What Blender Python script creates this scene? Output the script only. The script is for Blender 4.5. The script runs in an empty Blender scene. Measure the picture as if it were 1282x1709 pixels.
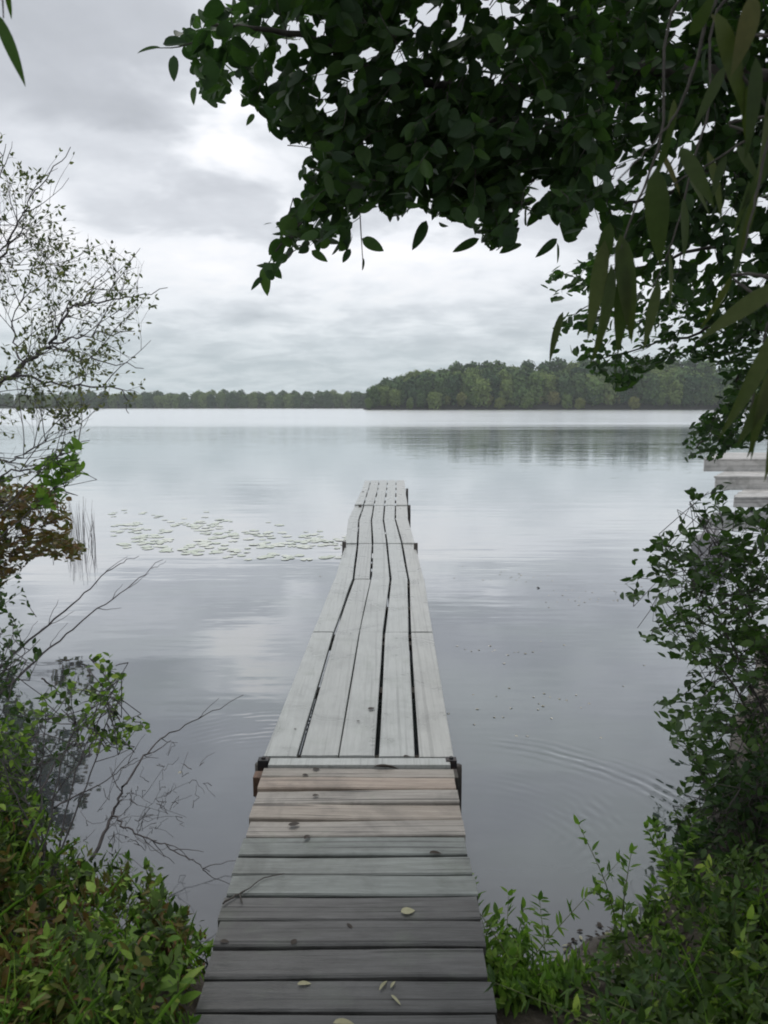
import bpy, math, random
import numpy as np
from mathutils import Vector, noise as mnoise
R = math.radians
random.seed(7); rng = np.random.default_rng(7)
S = bpy.context.scene
COL = S.collection

# ------------------------------------------------------------------ camera
FPX, CX, CY, PITCH, CAMZ = 1234.0, 641.0, 854.5, R(8.14), 2.05
cam = bpy.data.cameras.new('camera'); co = bpy.data.objects.new('camera', cam); COL.objects.link(co)
co.location = (0, 0, CAMZ); co.rotation_euler = (R(90) - PITCH, 0, 0)
cam.sensor_fit = 'VERTICAL'; cam.sensor_height = 36; cam.sensor_width = 27; cam.lens = FPX / 1709 * 36
cam.clip_start = 0.02; cam.clip_end = 6000
cam.dof.use_dof = True; cam.dof.focus_distance = 5.0; cam.dof.aperture_fstop = 7.0
S.camera = co
S.view_settings.view_transform = 'Standard'; S.view_settings.look = 'None'
S.view_settings.exposure = 0.0; S.view_settings.gamma = 1.0
S.cycles.filter_width = 1.9
S.cycles.max_bounces = 8; S.cycles.transparent_max_bounces = 8; S.cycles.volume_bounces = 1

cp, sp = math.cos(PITCH), math.sin(PITCH)
def ray(px, py):
    a, b = (px - CX) / FPX, (CY - py) / FPX
    return Vector((a, cp + b * sp, -sp + b * cp))
def at(px, py, Y=None, z=None):                 # a pixel of the photo to a point at a known depth or height
    r = ray(px, py)
    t = Y / r.y if Y is not None else (z - CAMZ) / r.z
    return Vector((r.x * t, r.y * t, CAMZ + r.z * t))
def proj(p):
    x, y, z = p[0], p[1], p[2] - CAMZ
    d = y * cp - z * sp
    if d <= 0.05: return None
    return CX + FPX * x / d, CY - FPX * (y * sp + z * cp) / d
def azel(px, py):
    r = ray(px, py).normalized()
    return math.atan2(r.x, r.y), math.asin(r.z)

# ------------------------------------------------------------------ node helper
class NT:
    def __init__(s, tree): s.t = tree; s.n = tree.nodes; s.l = tree.links
    def new(s, typ, **kw):
        n = s.n.new(typ)
        for k, v in kw.items(): setattr(n, k, v)
        return n
    def put(s, sock, v):
        if isinstance(v, bpy.types.NodeSocket): s.l.new(v, sock)
        elif v is not None:
            if sock.type == 'RGBA' and len(v) == 3: v = (*v, 1)
            sock.default_value = v
    def m(s, op, a, b=None, c=None, clamp=False):
        n = s.new('ShaderNodeMath', operation=op); n.use_clamp = clamp
        s.put(n.inputs[0], a)
        if b is not None: s.put(n.inputs[1], b)
        if c is not None: s.put(n.inputs[2], c)
        return n.outputs[0]
    def mix(s, f, a, b, blend='MIX'):
        n = s.new('ShaderNodeMix', data_type='RGBA', blend_type=blend)
        s.put(n.inputs[0], f); s.put(n.inputs[6], a); s.put(n.inputs[7], b); return n.outputs[2]
    def mp(s, vec, scale=(1, 1, 1), loc=(0, 0, 0)):
        n = s.new('ShaderNodeMapping'); s.l.new(vec, n.inputs[0]); n.inputs['Scale'].default_value = scale
        n.inputs['Location'].default_value = loc; return n.outputs[0]
    def noise(s, vec, scale=5, detail=4, rough=.55, dist=0):
        n = s.new('ShaderNodeTexNoise'); s.l.new(vec, n.inputs['Vector'])
        n.inputs['Scale'].default_value = scale; n.inputs['Detail'].default_value = detail
        n.inputs['Roughness'].default_value = rough; n.inputs['Distortion'].default_value = dist
        return n.outputs['Fac']
    def ss(s, v, a, b):                          # smoothstep
        n = s.new('ShaderNodeMapRange', interpolation_type='SMOOTHSTEP'); s.put(n.inputs[0], v)
        n.inputs[1].default_value = a; n.inputs[2].default_value = b; return n.outputs[0]
    def lin(s, v, a, b, c, d):
        n = s.new('ShaderNodeMapRange'); s.put(n.inputs[0], v)
        for i, q in enumerate((a, b, c, d)): n.inputs[i + 1].default_value = q
        return n.outputs[0]

# ------------------------------------------------------------------ world: overcast sky
SUN_EL, SUN_AZ = R(70), R(-14)
w = bpy.data.worlds.new('World'); S.world = w; w.use_nodes = True
T = NT(w.node_tree); T.n.clear()
sky = T.new('ShaderNodeTexSky', sky_type='NISHITA'); sky.sun_disc = False
sky.sun_elevation = SUN_EL; sky.sun_rotation = SUN_AZ
tc = T.new('ShaderNodeTexCoord'); sep = T.new('ShaderNodeSeparateXYZ'); T.l.new(tc.outputs['Generated'], sep.inputs[0])
X, Y_, Z = sep.outputs
zz = T.m('MAXIMUM', Z, 0.0)
den = T.m('ADD', zz, 0.22)
cmb = T.new('ShaderNodeCombineXYZ'); T.l.new(T.m('DIVIDE', X, den), cmb.inputs[0]); T.l.new(T.m('DIVIDE', Y_, den), cmb.inputs[1])
n1 = T.noise(cmb.outputs[0], 1.25, 7, .55, .5)
n2 = T.noise(T.mp(cmb.outputs[0], (1, 1.3, 1), (5.3, 2.1, 0)), 4.5, 6, .6, .3)
nw = T.noise(T.mp(cmb.outputs[0], (1, 1, 1), (9, 4, 2)), 3.0, 4, .55, .2)
nw2 = T.noise(T.mp(cmb.outputs[0], (1, 1, 1), (1, 8, 6)), 3.3, 4, .55, .2)
az = T.m('ADD', T.m('ARCTAN2', X, Y_), T.m('MULTIPLY', T.m('SUBTRACT', nw, .5), .30))
el = T.m('ADD', T.m('ARCSINE', zz), T.m('MULTIPLY', T.m('SUBTRACT', nw2, .5), .24))
v = T.m('ADD', T.m('MULTIPLY', T.m('SUBTRACT', n1, .5), .95), T.m('MULTIPLY', T.m('SUBTRACT', n2, .5), .34))
v = T.m('ADD', v, .55)
# soft banks of cloud, where they hang over the lake (direction, size, brightness)
for px, py, rx, ry, amp in [(405, 238, 105, 50, .55), (200, 235, 260, 60, .20), (330, 325, 250, 55, -.22), (120, 60, 330, 110, -.24), (600, 430, 600, 65, .20), (250, 540, 300, 50, .08), (300, 180, 160, 40, -.18), (860, 300, 260, 60, -.22),
                            (480, 470, 420, 60, .10), (850, 500, 300, 60, .12), (640, 600, 900, 50, -.16), (60, 420, 160, 110, .12), (700, 380, 200, 60, .12)]:
    a0, e0 = azel(px, py)
    dx = T.m('MULTIPLY', T.m('SUBTRACT', az, a0), FPX / rx); dy = T.m('MULTIPLY', T.m('SUBTRACT', el, e0), FPX / ry)
    g = T.m('EXPONENT', T.m('MULTIPLY', T.m('ADD', T.m('MULTIPLY', dx, dx), T.m('MULTIPLY', dy, dy)), -.8))
    v = T.m('ADD', v, T.m('MULTIPLY', g, amp))
ramp = T.new('ShaderNodeValToRGB'); T.l.new(v, ramp.inputs[0]); cr = ramp.color_ramp
cr.elements[0].position = .05; cr.elements[0].color = (.42, .445, .485, 1)
cr.elements[1].position = 1.0; cr.elements[1].color = (.98, .98, 1.0, 1)
for p_, c_ in ((.35, (.54, .567, .615)), (.60, (.69, .72, .77)), (.80, (.86, .885, .93))):
    e = cr.elements.new(p_); e.color = (*c_, 1)
hz = T.m('MULTIPLY', T.m('SUBTRACT', 1.0, T.ss(zz, .0, .20)), .75)
hcol = T.mix(T.ss(n2, .35, .65), (.46, .55, .575), (.62, .70, .725))
cl = T.mix(hz, ramp.outputs[0], hcol)
vs = T.new('ShaderNodeVectorMath', operation='SCALE'); T.l.new(cl, vs.inputs[0]); vs.inputs['Scale'].default_value = 10.7
fin = T.mix(.985, sky.outputs[0], vs.outputs[0])
bg = T.new('ShaderNodeBackground'); T.l.new(fin, bg.inputs[0]); bg.inputs[1].default_value = 0.1
out = T.new('ShaderNodeOutputWorld'); T.l.new(bg.outputs[0], out.inputs[0])

sl = bpy.data.lights.new('sun', 'SUN'); sl.energy = 1.2; sl.angle = R(28); sl.color = (1, .97, .93)
so = bpy.data.objects.new('sun', sl); COL.objects.link(so)
d = Vector((math.sin(SUN_AZ) * math.cos(SUN_EL), math.cos(SUN_AZ) * math.cos(SUN_EL), math.sin(SUN_EL)))
so.rotation_euler = (-d).to_track_quat('-Z', 'Y').to_euler(); so.location = (0, 5, 30)

# ------------------------------------------------------------------ object helpers
def tag(o, label=None, cat=None, group=None, kind=None):
    if label: o['label'] = label
    if cat: o['category'] = cat
    if group: o['group'] = group
    if kind: o['kind'] = kind
    return o
def empty(name, loc, label, cat, group=None):
    o = bpy.data.objects.new(name, None); o.empty_display_size = .2; COL.objects.link(o); o.location = loc
    tag(o, label, cat, group); bpy.context.view_layer.update(); return o
def link(name, me, mat, parent=None, smooth=True):
    me.materials.append(mat)
    if smooth: me.polygons.foreach_set('use_smooth', [True] * len(me.polygons))
    o = bpy.data.objects.new(name, me); COL.objects.link(o)
    if parent is not None:
        o.parent = parent; o.matrix_parent_inverse = parent.matrix_world.inverted()
    return o
class MB:
    def __init__(s): s.v = []; s.f = []
    def box8(s, c):                              # eight corners: bottom four, top four
        b = len(s.v); s.v += [tuple(q) for q in c]
        s.f += [tuple(b + i for i in q) for q in ((3, 2, 1, 0), (4, 5, 6, 7), (0, 1, 5, 4), (1, 2, 6, 5), (2, 3, 7, 6), (3, 0, 4, 7))]
    def box(s, x0, x1, y0, y1, z0, z1):
        s.box8([(x0, y0, z0), (x1, y0, z0), (x1, y1, z0), (x0, y1, z0), (x0, y0, z1), (x1, y0, z1), (x1, y1, z1), (x0, y1, z1)])
    def tube(s, pts, radii, n=5):
        pts = [Vector(p) for p in pts]; k = len(pts); b = len(s.v); ref = Vector((.31, .52, .79))
        for i, p in enumerate(pts):
            t = (pts[min(i + 1, k - 1)] - pts[max(i - 1, 0)])
            if t.length < 1e-7: t = Vector((0, 0, 1))
            t.normalize(); a = t.cross(ref); a.normalize(); c = t.cross(a)
            for j in range(n):
                q = 2 * math.pi * j / n; s.v.append(tuple(p + radii[i] * (a * math.cos(q) + c * math.sin(q))))
        for i in range(k - 1):
            for j in range(n):
                j2 = (j + 1) % n; s.f.append((b + i * n + j, b + i * n + j2, b + (i + 1) * n + j2, b + (i + 1) * n + j))
        s.f.append(tuple(b + j for j in range(n))[::-1]); s.f.append(tuple(b + (k - 1) * n + j for j in range(n)))
    def mesh(s, name):
        me = bpy.data.meshes.new(name); me.from_pydata(s.v, [], s.f); me.update(); return me
    def build(s, name, mat, parent=None, smooth=False, bevel=0):
        o = link(name, s.mesh(name), mat, parent, smooth)
        if bevel:
            m = o.modifiers.new('bevel', 'BEVEL'); m.width = bevel; m.segments = 2; m.limit_method = 'ANGLE'
        return o

def smoothpath(pts, sub=5, wob=0.0):             # Catmull-Rom through the points
    pts = [Vector(p) for p in pts]; P = [pts[0] * 2 - pts[1]] + pts + [pts[-1] * 2 - pts[-2]]; o = []
    for i in range(1, len(P) - 2):
        for k in range(sub):
            t = k / sub; a, b, c, e = P[i - 1], P[i], P[i + 1], P[i + 2]
            q = .5 * ((2 * b) + (c - a) * t + (2 * a - 5 * b + 4 * c - e) * t * t + (-a + 3 * b - 3 * c + e) * t ** 3)
            o.append(q + Vector((random.gauss(0, wob), random.gauss(0, wob), random.gauss(0, wob))))
    o.append(pts[-1]); return o

# leaf templates: (u along the leaf, v across, w out of plane) and faces
def ovate(n=4, wide=.5, tipw=1.0, fold=.16, droop=.12):
    us = [0] + [(i + 1) / (n + 1) for i in range(n)] + [1]
    vs, fs = [], []
    for u in us: vs.append((u, 0, -droop * u * u))
    L0 = len(vs)
    for sgn in (1, -1):
        for u in us[1:-1]:
            h = math.sin(math.pi * u ** .82) ** .72 * .5 * (1 - .12 * u)
            vs.append((u, sgn * h, fold * h * 2 * .5 - droop * u * u))
    for si in (0, 1):
        b = L0 + si * n
        fs.append((0, 1, b) if si else (0, b, 1))
        for i in range(n - 1):
            q = (i + 1, i + 2, b + i + 1, b + i); fs.append(q if si else q[::-1])
        fs.append((n, n + 1, b + n - 1) if si else (n, b + n - 1, n + 1))
    return np.array(vs), fs
TPL = {'fine': ovate(6), 'mid': ovate(3), 'low': ovate(2, fold=.1)}
def lance():
    n = 8; us = [i / (n + 1) for i in range(n + 2)]; vs = [(u, 0, -.22 * u * u) for u in us]; L0 = len(vs); fs = []
    for sgn in (1, -1):
        for u in us[1:-1]:
            h = .5 * (math.sin(math.pi * u ** .7)) ** .9; vs.append((u, sgn * h, .02 - .22 * u * u))
    for si in (0, 1):
        b = L0 + si * n
        fs.append((0, 1, b) if si else (0, b, 1))
        for i in range(n - 1):
            q = (i + 1, i + 2, b + i + 1, b + i); fs.append(q if si else q[::-1])
        fs.append((n, n + 1, b + n - 1) if si else (n, b + n - 1, n + 1))
    return np.array(vs), fs
TPL['lance'] = lance()

def leaf_mesh(name, L, tpl='mid'):
    """L: list of (pos, direction, normal, length, width) -> one mesh of leaves"""
    V, F = TPL[tpl]; n = len(L)
    P = np.array([tuple(l[0]) for l in L], float); D = np.array([tuple(l[1]) for l in L], float); N = np.array([tuple(l[2]) for l in L], float)
    ln = np.array([l[3] for l in L]); wd = np.array([l[4] for l in L])
    D /= np.linalg.norm(D, axis=1, keepdims=True) + 1e-9
    B = np.cross(N, D); B /= np.linalg.norm(B, axis=1, keepdims=True) + 1e-9; N = np.cross(D, B)
    curl = rng.uniform(.3, 1.7, n)
    vs = (P[:, None] + V[None, :, 0, None] * (D * ln[:, None])[:, None] + V[None, :, 1, None] * (B * wd[:, None])[:, None]
          + (V[None, :, 2, None] * curl[:, None, None]) * (N * ln[:, None] * .8)[:, None]).reshape(-1, 3)
    k = len(V); lens = np.array([len(f) for f in F]); flat = np.array([i for f in F for i in f])
    loops = (flat[None] + (np.arange(n) * k)[:, None]).ravel()
    tot = np.tile(lens, n); st = np.concatenate([[0], np.cumsum(tot)[:-1]])
    me = bpy.data.meshes.new(name); me.vertices.add(len(vs)); me.vertices.foreach_set('co', vs.ravel())
    me.loops.add(len(loops)); me.loops.foreach_set('vertex_index', loops.astype(np.int32))
    me.polygons.add(len(tot)); me.polygons.foreach_set('loop_start', st.astype(np.int32))
    me.polygons.foreach_set('loop_total', tot.astype(np.int32)); me.update(calc_edges=True); me.validate(); return me
def leaves(name, L, mat, parent=None, tpl='mid'):
    return link(name, leaf_mesh(name, L, tpl), mat, parent, True)
def rv(s=1.0): return Vector((random.gauss(0, s), random.gauss(0, s), random.gauss(0, s)))
def inpoly(x, y, P):
    c = False; j = len(P) - 1
    for i in range(len(P)):
        if (P[i][1] > y) != (P[j][1] > y) and x < (P[j][0] - P[i][0]) * (y - P[i][1]) / (P[j][1] - P[i][1]) + P[i][0]: c = not c
        j = i
    return c

# ------------------------------------------------------------------ materials
def mat(name):
    m = bpy.data.materials.new(name); m.use_nodes = True; t = NT(m.node_tree)
    return m, t, t.n['Principled BSDF']
def leafmat(name, cols, trans=.25, rough=.45, spec=.18, patch=1.2, tcol=None):
    m, t, p = mat(name)
    g = t.new('ShaderNodeNewGeometry'); tc = t.new('ShaderNodeTexCoord')
    nz = t.noise(g.outputs['Position'], patch, 2)
    f = t.m('ADD', t.m('MULTIPLY', g.outputs['Random Per Island'], .65), t.m('MULTIPLY', nz, .7)); f = t.m('SUBTRACT', f, .17)
    r = t.new('ShaderNodeValToRGB'); t.l.new(f, r.inputs[0]); cr = r.color_ramp
    n = len(cols); cr.elements[0].color = (*cols[0], 1); cr.elements[0].position = 0; cr.elements[1].color = (*cols[-1], 1)
    for i in range(1, n - 1):
        e = cr.elements.new(i / (n - 1)); e.color = (*cols[i], 1)
    fine = t.noise(g.outputs['Position'], 90, 3)
    c = t.mix(t.lin(fine, .3, .7, 0, .35), r.outputs[0], t.mix(1, r.outputs[0], (.45, .5, .4), 'MULTIPLY'))
    t.l.new(c, p.inputs['Base Color']); p.inputs['Roughness'].default_value = rough
    p.inputs['Specular IOR Level'].default_value = spec
    tr = t.new('ShaderNodeBsdfTranslucent'); tcol2 = t.mix(1, c, (1.0, 1.35, .5), 'MULTIPLY'); t.l.new(tcol2, tr.inputs[0])
    mx = t.new('ShaderNodeMixShader'); mx.inputs[0].default_value = trans
    t.l.new(p.outputs[0], mx.inputs[1]); t.l.new(tr.outputs[0], mx.inputs[2]); t.l.new(mx.outputs[0], t.n['Material Output'].inputs[0])
    return m
def barkmat(name, a, b, sc=30, rough=.85):
    m, t, p = mat(name); g = t.new('ShaderNodeNewGeometry')
    n = t.noise(g.outputs['Position'], sc, 5); c = t.mix(t.lin(n, .3, .7, 0, 1), a, b)
    t.l.new(c, p.inputs['Base Color']); p.inputs['Roughness'].default_value = rough
    bp = t.new('ShaderNodeBump'); bp.inputs['Strength'].default_value = .4; bp.inputs['Distance'].default_value = .004
    t.l.new(n, bp.inputs['Height']); t.l.new(bp.outputs[0], p.inputs['Normal']); return m
def woodmat(name, cols, scale, rough=(.3, .6), stain=.5, bump=.5, gr=.5, crack=.6):
    m, t, p = mat(name); g = t.new('ShaderNodeNewGeometry'); pos = g.outputs['Position']
    isl = g.outputs['Random Per Island']
    off = t.new('ShaderNodeVectorMath', operation='ADD'); t.l.new(pos, off.inputs[0])
    cb = t.new('ShaderNodeCombineXYZ'); t.l.new(t.m('MULTIPLY', isl, 37.0), cb.inputs[0]); t.l.new(t.m('MULTIPLY', isl, 51.0), cb.inputs[1]); t.l.new(cb.outputs[0], off.inputs[1])
    q = off.outputs[0]
    grain = t.noise(t.mp(q, scale), 6, 6, .65, .4); fine = t.noise(t.mp(q, scale), 16, 4, .7)
    r = t.new('ShaderNodeValToRGB'); t.l.new(isl, r.inputs[0]); cr = r.color_ramp
    cr.elements[0].color = (*cols[0], 1); cr.elements[1].color = (*cols[-1], 1)
    for i in range(1, len(cols) - 1):
        e = cr.elements.new(i / (len(cols) - 1)); e.color = (*cols[i], 1)
    c = t.mix(t.lin(grain, .35, .75, 0, gr), r.outputs[0], t.mix(1, r.outputs[0], (.50, .49, .48), 'MULTIPLY'))
    c = t.mix(t.lin(fine, .5, .75, 0, gr * .6), c, t.mix(1, c, (.55, .54, .53), 'MULTIPLY'))
    crk = t.noise(t.mp(q, tuple(.25 * k_ if k_ < 2 else 5.5 * k_ for k_ in scale)), 1.0, 3, .55, .6)
    c = t.mix(t.lin(crk, .57, .64, 0, crack), c, t.mix(1, c, (.22, .21, .20), 'MULTIPLY'))
    big = t.noise(pos, 3.2, 6, .65, .6)
    c = t.mix(t.lin(big, .46, .66, 0, stain), c, t.mix(1, c, (.38, .38, .36), 'MULTIPLY'))
    alg = t.noise(pos, 6.0, 4, .6); c = t.mix(t.lin(alg, .55, .8, 0, .35), c, (.14, .17, .12))
    t.l.new(c, p.inputs['Base Color'])
    t.l.new(t.lin(big, .35, .65, rough[1], rough[0]), p.inputs['Roughness'])
    bp = t.new('ShaderNodeBump'); bp.inputs['Strength'].default_value = bump; bp.inputs['Distance'].default_value = .004
    t.l.new(t.m('ADD', grain, t.m('MULTIPLY', fine, .5)), bp.inputs['Height']); t.l.new(bp.outputs[0], p.inputs['Normal'])
    return m
M = {}
M['alder'] = leafmat('alder_leaf', [(.028, .052, .028), (.040, .075, .034), (.058, .105, .036), (.09, .155, .04)], .38, spec=.2)
M['willow'] = leafmat('willow_leaf', [(.035, .055, .022), (.055, .075, .028), (.08, .095, .032), (.11, .08, .03)], .30, patch=5)
M['left_tree'] = leafmat('pale_leaf', [(.06, .07, .045), (.12, .14, .075), (.20, .21, .10), (.26, .22, .13)], .3, patch=2.5)
M['shrub'] = leafmat('shrub_leaf', [(.03, .055, .02), (.045, .085, .024), (.07, .13, .032), (.12, .19, .045)], .25, spec=.25)
M['fresh'] = leafmat('fresh_leaf', [(.06, .12, .025), (.12, .22, .04), (.21, .34, .06), (.34, .44, .10)], .35, patch=4)
M['herb'] = leafmat('herb_leaf', [(.014, .026, .010), (.04, .07, .016), (.10, .17, .03), (.22, .33, .055), (.42, .48, .10)], .35, patch=6)
M['brown'] = leafmat('turning_leaf', [(.06, .09, .025), (.12, .12, .03), (.17, .10, .04), (.12, .055, .03)], .3, patch=3)
M['litter'] = leafmat('fallen_leaf', [(.30, .28, .18), (.42, .40, .26), (.22, .17, .10)], .05, patch=8)
M['dark_litter'] = leafmat('wet_leaf', [(.03, .025, .02), (.06, .045, .035)], .0, patch=8)
M['bark'] = barkmat('bark', (.035, .030, .026), (.09, .08, .07))
M['twig'] = barkmat('twig_bark', (.055, .048, .05), (.13, .115, .115))
M['grey_twig'] = barkmat('grey_twig_bark', (.09, .08, .08), (.20, .18, .18))
M['dim'] = leafmat('olive_leaf', [(.028, .048, .015), (.05, .085, .02), (.08, .13, .028), (.12, .18, .04)], .25, patch=5)
M['stem'] = barkmat('green_stem', (.06, .09, .03), (.12, .12, .05))
M['pale_wood'] = woodmat('weathered_boards', [(.38, .40, .385), (.46, .475, .455), (.42, .43, .41), (.49, .49, .46)], (9, .55, 9), (.24, .45), .35, .3, .36, .25)
M['dark_wood'] = woodmat('wet_dark_boards', [(.095, .095, .092), (.14, .138, .133), (.115, .113, .109)], (.55, 9, 9), (.3, .62), .85, .9, 1.0, 1.0)
M['green_wood'] = woodmat('grey_green_boards', [(.20, .225, .21), (.26, .28, .26)], (.55, 9, 9), (.3, .5), .7, .8, .85, .9)
M['red_wood'] = woodmat('reddish_boards', [(.36, .35, .325), (.39, .33, .27), (.36, .335, .30), (.40, .325, .265)], (.55, 9, 9), (.35, .6), .7, .8, .8, .9)
M['beam'] = woodmat('beam_wood', [(.15, .085, .055), (.20, .12, .08)], (6, 3, 6), (.5, .8), .6)
M['structure_wood'] = woodmat('under_timber', [(.055, .045, .04), (.08, .07, .06)], (6, 1, 6), (.6, .9), .6)
M['white_wood'] = woodmat('bleached_boards', [(.50, .49, .47), (.62, .60, .57), (.56, .55, .53)], (.6, 8, 8), (.5, .7), .6)
m, t, p = mat('black_iron'); p.inputs['Base Color'].default_value = (.02, .02, .022, 1); p.inputs['Roughness'].default_value = .5
g = t.new('ShaderNodeNewGeometry'); t.l.new(t.mix(t.lin(t.noise(g.outputs['Position'], 60), .5, .7, 0, .7), (.018, .018, .02), (.08, .04, .025)), p.inputs['Base Color']); M['iron'] = m

# ground
m, t, p = mat('bank_soil'); g = t.new('ShaderNodeNewGeometry'); pos = g.outputs['Position']
a = t.noise(pos, 7, 8, .65); b = t.noise(pos, 45, 5, .7)
c = t.mix(t.lin(a, .35, .65, 0, 1), (.045, .035, .025), (.10, .085, .065)); c = t.mix(t.lin(b, .5, .7, 0, .6), c, (.17, .15, .13))
sz = t.new('ShaderNodeSeparateXYZ'); t.l.new(pos, sz.inputs[0])
t.l.new(c, p.inputs['Base Color']); t.l.new(t.lin(sz.outputs[2], .02, .12, .6, .95), p.inputs['Roughness'])
bp = t.new('ShaderNodeBump'); bp.inputs['Distance'].default_value = .03; t.l.new(t.m('ADD', a, t.m('MULTIPLY', b, .5)), bp.inputs['Height']); t.l.new(bp.outputs[0], p.inputs['Normal'])
M['soil'] = m
m, t, p = mat('far_ground'); g = t.new('ShaderNodeNewGeometry')
t.l.new(t.mix(t.noise(g.outputs['Position'], .2, 4), (.010, .012, .008), (.022, .022, .015)), p.inputs['Base Color']); p.inputs['Roughness'].default_value = 1; M['far_ground'] = m
m, t, p = mat('grey_stone'); g = t.new('ShaderNodeNewGeometry'); a = t.noise(g.outputs['Position'], 8, 8, .7)
t.l.new(t.mix(a, (.12, .12, .13), (.38, .37, .38)), p.inputs['Base Color']); p.inputs['Roughness'].default_value = .8
bp = t.new('ShaderNodeBump'); bp.inputs['Distance'].default_value = .02; t.l.new(a, bp.inputs['Height']); t.l.new(bp.outputs[0], p.inputs['Normal']); M['stone'] = m

# water
m, t, p = mat('lake_water'); g = t.new('ShaderNodeNewGeometry'); pos = g.outputs['Position']
sx = t.new('ShaderNodeSeparateXYZ'); t.l.new(pos, sx.inputs[0]); WX, WY = sx.outputs[0], sx.outputs[1]
big = t.noise(t.mp(pos, (.008, .03, 1)), 1.0, 5, .6)
shore = t.m('ADD', WY, t.m('MULTIPLY', t.m('SUBTRACT', big, .5), 34.0))
wind = t.ss(shore, 58.0, 92.0)                                 # the open lake is ruffled, the cove is still
murk = t.noise(t.mp(pos, (.5, .7, 1), (3, 1, 0)), 1.0, 5, .6)
murkc = t.mix(t.ss(murk, .42, .66), (.052, .060, .072), (.062, .082, .074))
shal = t.m('SUBTRACT', 1.0, t.ss(WY, 2.4, 3.6))
murkc = t.mix(t.m('MULTIPLY', shal, .5), murkc, (.13, .12, .12))
med = t.noise(t.mp(pos, (.05, .3, 1)), 1.0, 5, .6)
rcalm = t.m('ADD', t.lin(med, .35, .7, .015, .05), t.m('MULTIPLY', t.ss(WY, 25.0, 60.0), t.lin(t.noise(t.mp(pos, (.02, .5, 1)), 1.0, 4), .35, .65, .02, .11)))
wrough = t.m('ADD', t.m('MULTIPLY', wind, .115), rcalm)
def rings(cx, cy, r0, wdt, lam, dirx, diry, cut, amp):
    dx = t.m('SUBTRACT', WX, cx); dy = t.m('SUBTRACT', WY, cy)
    r = t.m('SQRT', t.m('ADD', t.m('MULTIPLY', dx, dx), t.m('MULTIPLY', dy, dy)))
    warp = t.m('MULTIPLY', t.noise(pos, 2.2, 3), .11); brk = t.ss(t.noise(t.mp(pos, (1, 1, 1), (4, 4, 0)), 2.6, 3), .36, .62)
    s = t.m('SINE', t.m('MULTIPLY', t.m('ADD', r, warp), 2 * math.pi / lam))
    u = t.m('DIVIDE', t.m('SUBTRACT', r, r0), wdt); e = t.m('EXPONENT', t.m('MULTIPLY', t.m('MULTIPLY', u, u), -1.0))
    ca = t.m('DIVIDE', t.m('ADD', t.m('MULTIPLY', dx, dirx), t.m('MULTIPLY', dy, diry)), t.m('MAXIMUM', r, .01))
    return t.m('MULTIPLY', t.m('MULTIPLY', s, e), t.m('MULTIPLY', t.m('MULTIPLY', t.ss(ca, cut, 1.0), brk), amp * 1.25))
h = t.m('MULTIPLY', t.m('SUBTRACT', t.noise(t.mp(pos, (1.0, 2.2, 1)), 1.2, 3, .5), .5), .0025)
h = t.m('ADD', h, t.m('MULTIPLY', t.m('SUBTRACT', t.noise(t.mp(pos, (.25, 1.6, 1)), 1.0, 3, .5), .5), .006))
h = t.m('ADD', h, rings(.35, 3.0, 1.33, .12, .075, .72, .69, .80, .0015))
h = t.m('ADD', h, rings(.35, 3.0, .8, .30, .070, .9, .3, .4, .0003))
h = t.m('ADD', h, rings(-.62, 3.6, .95, .22, .06, -.1, .99, .8, .0004))
h = t.m('ADD', h, rings(.62, 3.45, .45, .22, .06, .95, -.3, .5, .0005))
h = t.m('ADD', h, t.m('MULTIPLY', wind, t.m('MULTIPLY', t.noise(t.mp(pos, (.6, 1.6, 1)), 1.0, 3), .022)))
h = t.m('ADD', h, t.m('MULTIPLY', t.m('MULTIPLY', t.ss(WY, 22.0, 45.0), t.ss(med, .3, .6)), t.m('MULTIPLY', t.noise(t.mp(pos, (.5, 1.5, 1)), 1.0, 3), .014)))
bp = t.new('ShaderNodeBump'); bp.inputs['Strength'].default_value = 1; bp.inputs['Distance'].default_value = 1.0
t.l.new(h, bp.inputs['Height'])
df = t.new('ShaderNodeBsdfDiffuse'); t.l.new(murkc, df.inputs[0])
gl = t.new('ShaderNodeBsdfGlossy'); gl.inputs[0].default_value = (.97, .985, .99, 1); t.l.new(wrough, gl.inputs['Roughness']); t.l.new(bp.outputs[0], gl.inputs['Normal'])
lw_ = t.new('ShaderNodeLayerWeight'); lw_.inputs[0].default_value = .5; t.l.new(bp.outputs[0], lw_.inputs['Normal'])
fr = t.m('ADD', t.m('MULTIPLY', t.m('POWER', lw_.outputs['Facing'], 2.1), .99), .012, clamp=True)
mx = t.new('ShaderNodeMixShader'); t.l.new(fr, mx.inputs[0]); t.l.new(df.outputs[0], mx.inputs[1]); t.l.new(gl.outputs[0], mx.inputs[2])
t.l.new(mx.outputs[0], t.n['Material Output'].inputs[0]); t.n.remove(p); M['water'] = m

# ------------------------------------------------------------------ setting: lake, banks, far hills
mb = MB(); mb.v = [(-1500, -60, 0), (1500, -60, 0), (1500, 1500, 0), (-1500, 1500, 0)]; mb.f = [(0, 1, 2, 3)]
tag(mb.build('lake_water', M['water']), kind='structure')

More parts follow.
